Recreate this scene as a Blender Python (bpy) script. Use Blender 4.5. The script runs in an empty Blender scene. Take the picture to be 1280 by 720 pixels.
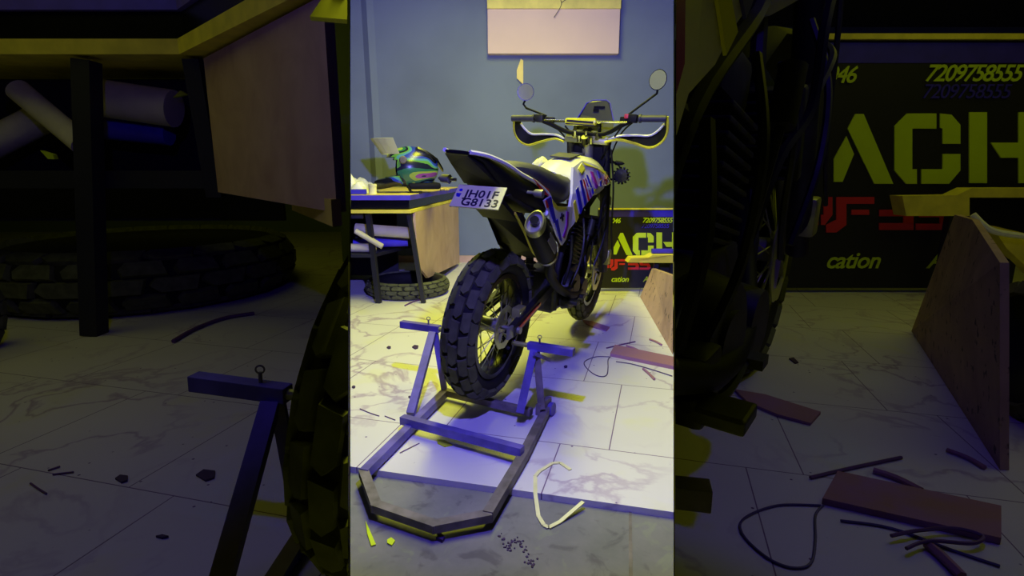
import bpy, bmesh, math, random
from mathutils import Vector, Matrix, noise
from math import sin, cos, pi, radians, tan, atan2
random.seed(7)
S = bpy.context.scene
COL = S.collection

# ------------------------------------------------------------------ camera
FPX, PITCH, CH = 690.0, radians(12.1), 0.96
cd = bpy.data.cameras.new('camera')
cam = bpy.data.objects.new('camera', cd); COL.objects.link(cam)
cd.sensor_width = 36; cd.lens = 36 * FPX / 1280
cam.location = (0, 0, CH); cam.rotation_euler = (pi/2 - PITCH, 0, 0)
cd.clip_start = 0.02; cd.clip_end = 60
S.camera = cam
# ------------------------------------------------------------------ world, view
S.view_settings.view_transform = 'Standard'; S.view_settings.look = 'None'
S.view_settings.gamma = 1; S.view_settings.use_curve_mapping = False
S.view_settings.exposure = 0.0
w = bpy.data.worlds.new('world'); S.world = w; w.use_nodes = True
w.node_tree.nodes['Background'].inputs[0].default_value = (0.35, 0.4, 0.6, 1)
w.node_tree.nodes['Background'].inputs[1].default_value = 0.0
# ------------------------------------------------------------------ added coloured lights
YEL = (.95, 1.0, 0.05); BLU = (0.10, 0.035, 1.0); NEU = (.8, .85, 1.0)
def area(name, loc, rot, size, sy, col, power, spread=180):
    l = bpy.data.lights.new(name, 'AREA'); l.shape = 'RECTANGLE'; l.size = size; l.size_y = sy
    l.color = col; l.energy = power; l.spread = radians(spread)
    o = bpy.data.objects.new(name, l); COL.objects.link(o); o.location = loc; o.rotation_euler = rot
    return o
def spot_even(name, loc, target, col, power, radius, angle=140, fall='Constant'):
    l = bpy.data.lights.new(name, 'SPOT'); l.color = (1,1,1); l.energy = power; l.shadow_soft_size = radius
    l.spot_size = radians(angle); l.spot_blend = 0.2
    l.use_nodes = True; nt = l.node_tree
    em = nt.nodes['Emission']; lf = nt.nodes.new('ShaderNodeLightFalloff'); lf.inputs['Strength'].default_value = 1.0
    em.inputs['Color'].default_value = (*col, 1)
    nt.links.new(lf.outputs[fall], em.inputs['Strength'])
    o = bpy.data.objects.new(name, l); COL.objects.link(o); o.location = loc
    o.rotation_euler = (Vector(target) - Vector(loc)).to_track_quat('-Z', 'Y').to_euler()
    return o
# centre bay: added yellow light overhead and blue spots in front, for tinted shadows
area('added_yellow_area', (0.0, 3.0, 2.93), (0, 0, 0), 0.38, 3.0, YEL, 112)
area('added_far_blue_area', (0.0, 4.2, 2.93), (0, 0, 0), 1.2, 1.6, BLU, 12)  # added to lift the blue on the far floor
spot_even('added_blue_spot', (-0.06, 1.13, 1.42), (0.0, 3.0, 0.6), BLU, 20, 0.02, fall='Linear')
spot_even('added_blue_spot', (-0.06, 1.13, 1.42), (0.0, 3.0, 0.6), BLU, 11, 0.02, fall='Constant')
spot_even('added_cool_spot', (-0.05, 1.13, 1.44), (0.0, 4.0, 0.6), (.5,.58,1.0), 7.5, 0.02, fall='Constant')  # added cool fill, no such lamp in the room
# side bays: the same two colours, very dim, added as well
area('added_dim_yellow_area', (-3.2, 3.0, 2.93), (0, 0, 0), 3.0, 4.0, YEL, 11.5)
area('added_dim_yellow_area', (3.2, 3.0, 2.93), (0, 0, 0), 3.0, 4.0, YEL, 11.5)
spot_even('added_dim_blue_spot', (-0.9, 1.13, 1.6), (-2.2, 3.0, 0.5), BLU, 4.0, 0.02, 150, fall='Linear')
spot_even('added_dim_blue_spot', (0.9, 1.13, 1.6), (2.2, 3.0, 0.5), BLU, 4.0, 0.02, 150, fall='Linear')

# ------------------------------------------------------------------ measuring helpers
CAM = Vector((0, 0, CH)); FW = Vector((0, cos(PITCH), -sin(PITCH))); UP = Vector((0, sin(PITCH), cos(PITCH)))
def ray(x, y): return FW + Vector(((x-640)/FPX, 0, 0)) + UP*((360-y)/FPX)
def onz(x, y, z=0.0):
    r = ray(x, y); return CAM + r*((z-CH)/r.z)
def ony(x, y, Y):
    r = ray(x, y); return CAM + r*(Y/r.y)

# ------------------------------------------------------------------ materials
def lin(c):
    return tuple(((v/255)/12.92 if v/255 <= .04045 else ((v/255+.055)/1.055)**2.4) for v in c)
def mat(name, rgb, rough=.6, metal=0., noise_amt=.12, nscale=8., bump=0., spec=.5, rgb2=None, alpha=1., coat=0.):
    m = bpy.data.materials.new(name); m.use_nodes = True; nt = m.node_tree; b = nt.nodes['Principled BSDF']
    b.inputs['Roughness'].default_value = rough; b.inputs['Metallic'].default_value = metal
    b.inputs['Specular IOR Level'].default_value = spec
    b.inputs['Alpha'].default_value = alpha; b.inputs['Coat Weight'].default_value = coat
    tc = nt.nodes.new('ShaderNodeTexCoord'); n = nt.nodes.new('ShaderNodeTexNoise')
    n.inputs['Scale'].default_value = nscale; n.inputs['Detail'].default_value = 5
    nt.links.new(tc.outputs['Object'], n.inputs['Vector'])
    r = nt.nodes.new('ShaderNodeValToRGB'); c = lin(rgb)
    c2 = lin(rgb2) if rgb2 else tuple(v*(1-noise_amt) for v in c)
    c1 = c if rgb2 else tuple(min(1, v*(1+noise_amt)) for v in c)
    r.color_ramp.elements[0].position = .35; r.color_ramp.elements[1].position = .65
    r.color_ramp.elements[0].color = (*c2, 1); r.color_ramp.elements[1].color = (*c1, 1)
    nt.links.new(n.outputs['Fac'], r.inputs['Fac']); nt.links.new(r.outputs['Color'], b.inputs['Base Color'])
    if bump:
        bp = nt.nodes.new('ShaderNodeBump'); bp.inputs['Strength'].default_value = bump; bp.inputs['Distance'].default_value = .01
        nt.links.new(n.outputs['Fac'], bp.inputs['Height']); nt.links.new(bp.outputs['Normal'], b.inputs['Normal'])
    return m
def node(nt, t, **kw):
    n = nt.nodes.new(t)
    for k, v in kw.items():
        if k in n.inputs: n.inputs[k].default_value = v
        else: setattr(n, k, v)
    return n
def mix(nt, f, a, b, mode='MIX'):
    m = nt.nodes.new('ShaderNodeMix'); m.data_type = 'RGBA'; m.blend_type = mode
    for s, v in ((0, f), (6, a), (7, b)):
        if hasattr(v, 'links') or hasattr(v, 'is_linked'): nt.links.new(v, m.inputs[s])
        else: m.inputs[s].default_value = v if s == 0 else (*v, 1)
    return m.outputs[2]
def ramp(nt, src, stops):
    r = nt.nodes.new('ShaderNodeValToRGB'); e = r.color_ramp.elements
    while len(e) < len(stops): e.new(.5)
    for q, (p, c) in zip(e, stops): q.position = p; q.color = (c, c, c, 1) if not isinstance(c, tuple) else (*c, 1)
    nt.links.new(src, r.inputs['Fac']); return r.outputs['Color']
def marble():
    m = bpy.data.materials.new('marble_tile'); m.use_nodes = True; nt = m.node_tree; b = nt.nodes['Principled BSDF']
    tc = node(nt, 'ShaderNodeTexCoord'); mp = node(nt, 'ShaderNodeMapping'); mp.inputs['Rotation'].default_value = (0, 0, radians(15))
    mp.inputs['Location'].default_value = (.13, .06, 0)
    nt.links.new(tc.outputs['Object'], mp.inputs['Vector']); V = mp.outputs['Vector']
    n1 = node(nt, 'ShaderNodeTexNoise', Scale=2.2, Detail=7, Distortion=.5); nt.links.new(V, n1.inputs['Vector'])
    v1 = ramp(nt, n1.outputs['Fac'], [(.478, 0.), (.497, 1.), (.503, 1.), (.522, 0.)])
    n2 = node(nt, 'ShaderNodeTexNoise', Scale=1.1, Detail=2); nt.links.new(V, n2.inputs['Vector'])
    m2 = ramp(nt, n2.outputs['Fac'], [(.42, 0.), (.62, .85)])
    vv = mix(nt, 1., v1, m2, 'MULTIPLY')
    base = mix(nt, ramp(nt, n2.outputs['Fac'], [(.3, 0.), (.7, 1.)]), lin((214, 210, 218)), lin((228, 224, 232)))
    c = mix(nt, vv, base, lin((176, 156, 190)))
    # random pale yellow patches, painting in the tint at shadow edges
    n4 = node(nt, 'ShaderNodeTexNoise', Scale=3.7, Detail=3); nt.links.new(V, n4.inputs['Vector'])
    c = mix(nt, ramp(nt, n4.outputs['Fac'], [(.6, 0.), (.70, .2)]), c, lin((225, 226, 130)))
    # dirt specks
    vo = node(nt, 'ShaderNodeTexVoronoi', Scale=17.); nt.links.new(V, vo.inputs['Vector'])
    n3 = node(nt, 'ShaderNodeTexNoise', Scale=5., Detail=1); nt.links.new(V, n3.inputs['Vector'])
    sp = mix(nt, 1., ramp(nt, vo.outputs['Distance'], [(.06, 1.), (.09, 0.)]), ramp(nt, n3.outputs['Fac'], [(.52, 0.), (.56, 1.)]), 'MULTIPLY')
    c = mix(nt, sp, c, lin((95, 60, 130)))
    # grout
    br = node(nt, 'ShaderNodeTexBrick', Scale=1.)
    br.inputs['Brick Width'].default_value = .62; br.inputs['Row Height'].default_value = .62; br.inputs['Mortar Size'].default_value = .0022
    br.inputs['Mortar Smooth'].default_value = .2; br.offset = .28
    nt.links.new(V, br.inputs['Vector'])
    c = mix(nt, br.outputs['Fac'], c, lin((120, 95, 140)))
    nt.links.new(c, b.inputs['Base Color']); b.inputs['Roughness'].default_value = .45; b.inputs['Specular IOR Level'].default_value = .3
    return m
def concrete():
    m = bpy.data.materials.new('worn_concrete'); m.use_nodes = True; nt = m.node_tree; b = nt.nodes['Principled BSDF']
    tc = node(nt, 'ShaderNodeTexCoord'); V = tc.outputs['Object']
    n1 = node(nt, 'ShaderNodeTexNoise', Scale=5., Detail=8, Roughness=.65); nt.links.new(V, n1.inputs['Vector'])
    n2 = node(nt, 'ShaderNodeTexNoise', Scale=13., Detail=6, Distortion=.8); nt.links.new(V, n2.inputs['Vector'])
    c = mix(nt, ramp(nt, n1.outputs['Fac'], [(.3, 0.), (.7, 1.)]), lin((108, 110, 112)), lin((132, 130, 134)))
    c = mix(nt, ramp(nt, n2.outputs['Fac'], [(.56, 0.), (.66, .55)]), c, lin((78, 72, 84)))
    c = mix(nt, ramp(nt, n2.outputs['Fac'], [(.30, .35), (.38, 0.)]), c, lin((140, 150, 122)))
    nt.links.new(c, b.inputs['Base Color']); b.inputs['Roughness'].default_value = .8
    bp = node(nt, 'ShaderNodeBump', Strength=.2, Distance=.005); nt.links.new(n1.outputs['Fac'], bp.inputs['Height']); nt.links.new(bp.outputs['Normal'], b.inputs['Normal'])
    return m
def ply(name, a, b2, spots=True):
    m = bpy.data.materials.new(name); m.use_nodes = True; nt = m.node_tree; b = nt.nodes['Principled BSDF']
    tc = node(nt, 'ShaderNodeTexCoord'); V = tc.outputs['Object']
    n1 = node(nt, 'ShaderNodeTexNoise', Scale=4., Detail=6, Distortion=1.); nt.links.new(V, n1.inputs['Vector'])
    c = mix(nt, ramp(nt, n1.outputs['Fac'], [(.3, 0.), (.7, 1.)]), lin(a), lin(b2))
    if spots:
        n2 = node(nt, 'ShaderNodeTexNoise', Scale=22., Detail=3); nt.links.new(V, n2.inputs['Vector'])
        c = mix(nt, ramp(nt, n2.outputs['Fac'], [(.62, 0.), (.68, .8)]), c, lin((70, 60, 66)))
    nt.links.new(c, b.inputs['Base Color']); b.inputs['Roughness'].default_value = .75
    return m
def helmet_mat():
    m = bpy.data.materials.new('helmet_graphic'); m.use_nodes = True; nt = m.node_tree; b = nt.nodes['Principled BSDF']
    tc = node(nt, 'ShaderNodeTexCoord'); mp = node(nt, 'ShaderNodeMapping'); mp.inputs['Rotation'].default_value = (0, radians(35), 0)
    mp.inputs['Scale'].default_value = (1, 1, 2.6)
    nt.links.new(tc.outputs['Object'], mp.inputs['Vector'])
    n = node(nt, 'ShaderNodeTexNoise', Scale=3.6, Detail=.6, Distortion=.5); nt.links.new(mp.outputs['Vector'], n.inputs['Vector'])
    r = nt.nodes.new('ShaderNodeValToRGB'); r.color_ramp.interpolation = 'CONSTANT'; e = r.color_ramp.elements
    cols = [(0, (18, 20, 40)), (.38, (40, 60, 190)), (.43, (80, 140, 180)), (.47, (95, 150, 80)), (.50, (28, 34, 60)), (.54, (50, 110, 90)), (.58, (150, 175, 80)), (.61, (150, 70, 160)), (.64, (30, 34, 80))]
    while len(e) < len(cols): e.new(.5)
    for q, (p, c) in zip(e, cols): q.position = p; q.color = (*lin(c), 1)
    nt.links.new(n.outputs['Fac'], r.inputs['Fac']); nt.links.new(r.outputs['Color'], b.inputs['Base Color'])
    b.inputs['Roughness'].default_value = .25
    return m
M = dict(
 marble=marble(), concrete=concrete(),
 wall=mat('grey_wall_paint', (118, 130, 140), .85, nscale=1.3, noise_amt=.10),
 ceil=mat('ceiling_paint', (70, 70, 74), .9),
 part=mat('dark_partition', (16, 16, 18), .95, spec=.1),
 peach=mat('peach_panel', (235, 205, 180), .7, noise_amt=.04, nscale=2),
 yellowband=mat('yellow_tape', (240, 226, 110), .6),
 tan=ply('tan_board', (212, 180, 150), (190, 155, 130), False),
 crate=ply('stained_plywood', (205, 170, 148), (170, 138, 125)),
 yellow=mat('yellow_wood', (240, 225, 80), .6),
 topwood=mat('table_laminate', (238, 214, 110), .5, nscale=5),
 blue=mat('blue_edge', (88, 70, 220), .5),
 dark=mat('black_painted_wood', (34, 34, 42), .6),
 black=mat('black_plastic', (16, 16, 20), .6, noise_amt=.2, spec=.2),
 gloss=mat('gloss_black', (14, 14, 20), .25),
 rubber=mat('tyre_rubber', (88, 90, 66), .8, noise_amt=.25, nscale=20, spec=.3),
 rubber2=mat('tyre_sidewall', (24, 24, 26), .75, noise_amt=.2, nscale=20, spec=.3),
 steel=mat('blue_grey_steel', (100, 88, 176), .55, noise_amt=.25, nscale=14),
 rust=mat('worn_steel', (112, 104, 108), .6, noise_amt=.35, nscale=16),
 chrome=mat('chrome', (220, 220, 215), .2, 1., noise_amt=.02),
 mirror=mat('mirror_glass', (228, 232, 228), .06, .72, noise_amt=.0),
 alu=mat('bare_aluminium', (175, 175, 160), .4, .6),
 spoke=mat('spoke_metal', (190, 195, 120), .35, .5),
 engine=mat('dark_engine_metal', (46, 46, 50), .5, .4, noise_amt=.35, nscale=30),
 white=mat('white_bodywork', (238, 236, 242), .3, noise_amt=.02, coat=.3),
 yelbody=mat('yellow_bodywork', (238, 236, 60), .3, noise_amt=.03, coat=.3),
 purple=mat('purple_graphic', (150, 40, 170), .4),
 navy=mat('blue_graphic', (50, 40, 190), .4),
 red=mat('red_graphic', (225, 50, 40), .4),
 magenta=mat('magenta_lettering', (160, 30, 60), .4),
 seat=mat('seat_vinyl', (60, 60, 76), .55, noise_amt=.15, nscale=30, bump=.1),
 plate=mat('plate_white', (236, 236, 170), .4, noise_amt=.04),
 ink=mat('black_ink', (26, 22, 50), .5),
 paper=mat('rolled_paper', (228, 222, 180), .8, noise_amt=.08),
 cloth=mat('white_cloth', (240, 238, 240), .9, noise_amt=.05, bump=.3, nscale=20),
 bannerblk=mat('banner_black', (22, 20, 30), .6, noise_amt=.1),
 lime=mat('lime_lettering', (205, 232, 40), .5, noise_amt=.02),
 letterred=mat('red_lettering', (215, 40, 50), .5, noise_amt=.02),
 letterblue=mat('blue_lettering', (58, 44, 190), .5),
 visor=mat('smoked_visor', (215, 215, 175), .15, alpha=.75, noise_amt=.05),
 smoke=mat('smoked_screen', (50, 50, 74), .3, noise_amt=.1, alpha=.93),
 plank=ply('violet_brown_plank', (160, 112, 160), (165, 120, 110), False),
 stick=mat('thin_stick', (100, 60, 120), .6),
 debris=mat('dark_scrap', (60, 34, 90), .7),
 strap=mat('cream_strap', (240, 238, 180), .6),
 wire=mat('thin_wire', (80, 60, 120), .5),
 helmet=helmet_mat(),
 redplastic=mat('red_switch', (200, 60, 80), .4),
 orange=mat('orange_reflection', (235, 90, 40), .3),  # reflection on the swingarm, given as a colour
)

# ------------------------------------------------------------------ mesh helpers
class MB:
    def __init__(s): s.bm = bmesh.new()
    def _m(s, vs, mtx):
        if mtx is not None: bmesh.ops.transform(s.bm, matrix=mtx, verts=vs)
    def box(s, c, sz, rot=(0, 0, 0), bevel=0., mtx=None):
        r = bmesh.ops.create_cube(s.bm, size=1); vs = r['verts']
        bmesh.ops.scale(s.bm, vec=sz, verts=vs)
        if bevel:
            es = list({e for v in vs for e in v.link_edges})
            q = bmesh.ops.bevel(s.bm, geom=es, offset=bevel, segments=2, affect='EDGES', profile=.6)
            vs = list({v for f in q['faces'] for v in f.verts} | {v for v in vs if v.is_valid})
        from mathutils import Euler
        s._m(vs, Matrix.Translation(c) @ Euler(rot).to_matrix().to_4x4()); s._m(vs, mtx); return s
    def bar(s, a, b, wd, ht, up=(0, 0, 1), bevel=0.):
        a = Vector(a); b = Vector(b); d = (b-a); L = d.length; x = d.normalized(); u = Vector(up)
        y = u.cross(x).normalized(); z = x.cross(y)
        m = Matrix((x, y, z)).transposed().to_4x4(); m.translation = (a+b)/2
        return s.box((0, 0, 0), (L, wd, ht), bevel=bevel, mtx=m)
    def cyl(s, a, b, r, r2=None, seg=16, caps=True):
        a = Vector(a); b = Vector(b); d = b-a
        m = d.to_track_quat('Z', 'Y').to_matrix().to_4x4(); m.translation = (a+b)/2
        bmesh.ops.create_cone(s.bm, cap_ends=caps, segments=seg, radius1=r, radius2=r if r2 is None else r2, depth=d.length, matrix=m); return s
    def tube(s, pts, r, seg=8, smooth=True, rz=None):
        P = [Vector(p) for p in pts]
        if smooth and len(P) > 2:
            Q = []
            for i in range(len(P)-1):
                p0 = P[max(i-1, 0)]; p1 = P[i]; p2 = P[i+1]; p3 = P[min(i+2, len(P)-1)]
                for k in range(6):
                    t = k/6; Q.append(.5*((2*p1)+(-p0+p2)*t+(2*p0-5*p1+4*p2-p3)*t*t+(-p0+3*p1-3*p2+p3)*t**3))
            Q.append(P[-1]); P = Q
        rings = []; prev = None
        for i, p in enumerate(P):
            d = (P[min(i+1, len(P)-1)]-P[max(i-1, 0)]).normalized()
            if prev is None: n = d.orthogonal().normalized()
            else: n = (prev-d*prev.dot(d)).normalized()
            prev = n; b = d.cross(n)
            rings.append([s.bm.verts.new(p+(n*cos(2*pi*k/seg)+b*sin(2*pi*k/seg)*(rz or 1))*r) for k in range(seg)])
        for a, b in zip(rings, rings[1:]):
            for k in range(seg): s.bm.faces.new((a[k], a[(k+1) % seg], b[(k+1) % seg], b[k]))
        s.bm.faces.new(rings[0][::-1]); s.bm.faces.new(rings[-1]); return s
    def loft(s, secs, cap=True):
        R = [[s.bm.verts.new(p) for p in sec] for sec in secs]; n = len(R[0])
        for a, b in zip(R, R[1:]):
            for k in range(n): s.bm.faces.new((a[k], a[(k+1) % n], b[(k+1) % n], b[k]))
        if cap: s.bm.faces.new(R[0][::-1]); s.bm.faces.new(R[-1])
        return s
    def prism(s, pts, d):
        """polygon of 3-D points pushed along vector d"""
        d = Vector(d); A = [s.bm.verts.new(Vector(p)) for p in pts]; B = [s.bm.verts.new(Vector(p)+d) for p in pts]; n = len(A)
        s.bm.faces.new(A[::-1]); s.bm.faces.new(B)
        for k in range(n): s.bm.faces.new((A[k], A[(k+1) % n], B[(k+1) % n], B[k]))
        return s
    def lathe(s, prof, c=(0, 0, 0), axis='Y', seg=48, closed=True):
        """prof = (axial, radius)"""
        c = Vector(c); R = []
        for k in range(seg):
            t = 2*pi*k/seg; row = []
            for a, r in prof:
                p = {'Y': (r*cos(t), a, r*sin(t)), 'Z': (r*cos(t), r*sin(t), a), 'X': (a, r*cos(t), r*sin(t))}[axis]
                row.append(s.bm.verts.new(c+Vector(p)))
            R.append(row)
        n = len(prof); m = n if closed else n-1
        for k in range(seg):
            a = R[k]; b = R[(k+1) % seg]
            for j in range(m): s.bm.faces.new((a[j], a[(j+1) % n], b[(j+1) % n], b[j]))
        return s
    def disc(s, c, r, th, axis='Y', seg=24):
        d = {'Y': Vector((0, th/2, 0)), 'Z': Vector((0, 0, th/2)), 'X': Vector((th/2, 0, 0))}[axis]; c = Vector(c)
        return s.cyl(c-d, c+d, r, seg=seg)
CTX = dict(clip=[], mtx=None)
def clipbm(bm, W):
    for co, no in CTX['clip']:
        Wi = W.inverted(); c = Wi @ co; n = (W.to_3x3().transposed() @ no).normalized()
        g = bm.verts[:] + bm.edges[:] + bm.faces[:]
        if not g: return
        bmesh.ops.bisect_plane(bm, geom=g, plane_co=c, plane_no=n, clear_outer=True)
def wmat(parent):
    if parent is None: return Matrix.Identity(4)
    m = parent.matrix_basis.copy()
    return wmat(parent.parent) @ m
def obj(name, mb, m, parent=None, smooth=False, label=None, kind=None):
    bm = mb.bm
    bmesh.ops.recalc_face_normals(bm, faces=bm.faces[:])
    if CTX['clip']: clipbm(bm, wmat(parent))
    if len(bm.faces) < 1: bm.free(); return None
    me = bpy.data.meshes.new(name); bm.to_mesh(me); bm.free()
    if smooth:
        for p in me.polygons: p.use_smooth = True
        try: me.set_sharp_from_angle(angle=radians(38))
        except Exception: pass
    me.materials.append(M[m] if isinstance(m, str) else m)
    o = bpy.data.objects.new(name, me); COL.objects.link(o)
    if parent: o.parent = parent
    if label: o['label'] = label
    if kind: o['kind'] = kind
    return o
def thing(name, label, cat, mtx=None, loc=None, group=None):
    o = bpy.data.objects.new(name, None); COL.objects.link(o); o.empty_display_size = .1
    if mtx is not None: o.matrix_basis = mtx
    if loc is not None: o.location = loc
    if loc is not None and mtx is None: o.matrix_basis = Matrix.Translation(loc)
    o['label'] = label; o['category'] = cat
    if group: o['group'] = group
    return o
def tag(o, label, cat, group=None):
    if o is None: return
    o['label'] = label; o['category'] = cat
    if group: o['group'] = group
    return o
def textbm(body, size, origin, xdir, ydir, depth=.002, shear=0., bold=0., space=1.):
    cu = bpy.data.curves.new('t', 'FONT'); cu.body = body; cu.size = size; cu.extrude = depth; cu.shear = shear; cu.offset = bold; cu.space_character = space
    cu.resolution_u = 3
    o = bpy.data.objects.new('t', cu); COL.objects.link(o)
    dg = bpy.context.evaluated_depsgraph_get(); dg.update()
    me = bpy.data.meshes.new_from_object(o.evaluated_get(dg)); bpy.data.objects.remove(o)
    x = Vector(xdir); y = Vector(ydir); z = x.normalized().cross(y.normalized())
    m = Matrix((x, y, z)).transposed().to_4x4(); m.translation = Vector(origin)
    me.transform(m); b = MB(); b.bm.from_mesh(me); return b

# ------------------------------------------------------------------ the room
# partitions: two added edge-on sheets that keep middle-bay light out of the side bays
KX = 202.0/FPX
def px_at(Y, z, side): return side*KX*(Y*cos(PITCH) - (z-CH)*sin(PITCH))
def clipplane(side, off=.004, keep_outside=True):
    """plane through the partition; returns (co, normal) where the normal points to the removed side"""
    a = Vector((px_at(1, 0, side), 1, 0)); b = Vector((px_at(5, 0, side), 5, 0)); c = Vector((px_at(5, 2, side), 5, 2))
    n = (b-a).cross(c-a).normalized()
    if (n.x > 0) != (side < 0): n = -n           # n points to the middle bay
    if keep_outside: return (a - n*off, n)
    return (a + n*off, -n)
for side, nm in ((-1, 'added_partition_left'), (1, 'added_partition_right')):
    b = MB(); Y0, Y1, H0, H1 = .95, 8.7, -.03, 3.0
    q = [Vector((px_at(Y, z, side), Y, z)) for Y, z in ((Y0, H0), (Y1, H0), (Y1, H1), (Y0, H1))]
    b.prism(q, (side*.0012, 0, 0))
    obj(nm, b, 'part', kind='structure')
def poly(pts, z, th): return MB().prism([(x, y, z) for x, y in pts], (0, 0, -th))
E0 = (-.535, 1.662); E1 = (.463, 1.413); sl = (E1[1]-E0[1])/(E1[0]-E0[0])
ey = lambda x: E0[1]+sl*(x-E0[0])
eL = -.52; eR = .46
obj('floor', poly([(-.62, ey(-.62)), (.52, ey(.52)), (1.85, 5.8), (-1.85, 5.8)], 0, .022), 'marble', kind='structure')
obj('floor_concrete', poly([(-.9, -1.5), (.9, -1.5), (.9, 2.0), (-.9, 2.0)], -.021, .03), 'concrete', kind='structure')
o = obj('floor_left', poly([(-9, -1.5), (px_at(-1.5, 0, 1), -1.5), (px_at(.3, 0, -1)-.003, .3), (px_at(8.7, 0, -1)-.003, 8.7), (-9, 8.7)], -.0005, .022), 'marble', kind='structure')
o = obj('floor_right', poly([(9, -1.5), (px_at(.3, 0, 1)+.5, -1.5), (px_at(.3, 0, 1)+.003, .3), (px_at(8.7, 0, 1)+.003, 8.7), (9, 8.7)], -.0005, .022), 'marble', kind='structure')
obj('ceiling', MB().box((0, 3.6, 3.05), (18.2, 10.4, .1)), 'ceil', kind='structure')
obj('wall_back', MB().box((0, 5.86, 1.5), (3.6, .12, 3.06)), 'wall', kind='structure')
obj('wall_back_left', MB().box((-5.9, 8.76, 1.5), (6.8, .12, 3.06)), 'wall', kind='structure')
obj('wall_back_right', MB().box((5.9, 8.76, 1.5), (6.8, .12, 3.06)), 'wall', kind='structure')
obj('wall_left', MB().box((-9.06, 3.6, 1.5), (.12, 10.4, 3.06)), 'wall', kind='structure')
obj('wall_right', MB().box((9.06, 3.6, 1.5), (.12, 10.4, 3.06)), 'wall', kind='structure')
obj('wall_front', MB().box((0, -1.56, 1.5), (18.2, .12, 3.06)), 'part', kind='structure')
# rounded pilaster near the left corner, leaning ridge where the wall steps
b = MB(); b.prism([(-1.445, 5.80, 0), (-1.385, 5.765, 0), (-1.325, 5.80, 0)], (-.02, 0, 3.0))
obj('trim_1', b, 'wall', kind='structure')
# wood skirting along the back wall
obj('baseboard_back', MB().box((0, 5.785, .035), (3.4, .03, .07)), 'tan', kind='structure')

# wall panel (peach board with a yellow band on top)
t = thing('wall_panel', 'peach hanging wall board with yellow upper band above the motorcycle', 'board', loc=(.4, 5.8, 2.05))
b = MB().box((0, -.045, .33), (1.27, .09, .64), bevel=.006); obj('panel', b, 'peach', t)
b = MB().box((0, -.055, .52), (1.275, .1, .22), bevel=.004); obj('upper_band', b, 'yellowband', t, label='yellow band')
b = MB().tube([(.02, -.111, .54), (.07, -.111, .45), (.0, -.111, .33)], .003, 5); b.tube([(.07, -.111, .46), (.13, -.111, .5)], .0025, 5)
obj('crack', b, 'ink', t)
# peeling strip of paper on the wall
b = MB().prism([ony(651, 74, 5.79), ony(654, 76, 5.79), ony(654, 106, 5.79), ony(646, 98, 5.79), ony(646, 88, 5.79)], (0, -.02, 0))
tag(obj('paper_strip', b, 'topwood'), 'pointed tan paper strip on the wall above the left mirror', 'paper')

# ------------------------------------------------------------------ tyre
def tyre_bm(R, W, rin, knobs=True, seg=56):
    """returns (carcass, tread) builders around origin, axis Y"""
    h = (R-rin)
    prof = []
    for k in range(20):
        t = 2*pi*k/20; a = cos(t); r = sin(t)
        prof.append((W/2*abs(a)**.8*(1 if a > 0 else -1)*(.93), rin+h*.47+(h*.47)*(abs(r)**.8)*(1 if r > 0 else -1)))
    c = MB().lathe(prof, seg=seg)
    tr = MB()
    if knobs:
        n = 21
        for j, ang in enumerate((-64, -32, 0, 32, 64)):
            for k in range(n):
                t = 2*pi*(k+(.5 if j % 2 else 0))/n; a = radians(ang)
                y = W/2*sin(a)*.98; rr = rin+h*.5+(h*.5)*cos(a)**.7 if abs(ang) < 80 else rin+h*.5
                rr = R-h*.06-(1-cos(a))*h*.52
                L = 2*pi*R/n*.93
                m = Matrix.Rotation(-t, 4, 'Y') @ Matrix.Translation((rr, y, 0)) @ Matrix.Rotation(a, 4, 'Z')
                bw = W*.268; d = R*.036
                sk = .35*(1 if j % 2 else -1)
                pts = [(-d, -bw/2, -L/2), (-d, bw/2, -L/2+sk*L*.3), (-d, bw/2, L/2*.7), (-d, 0, L/2), (-d, -bw/2, L/2*.7+sk*L*.2)]
                A = [tr.bm.verts.new(m @ Vector(p)) for p in pts]
                B = [tr.bm.verts.new(m @ (Vector((d*.75, p[1]*.9, p[2]*.9)))) for p in pts]
                tr.bm.faces.new(B)
                for q in range(5): tr.bm.faces.new((A[q], A[(q+1) % 5], B[(q+1) % 5], B[q]))
    return c, tr
OBJ = obj
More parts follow.
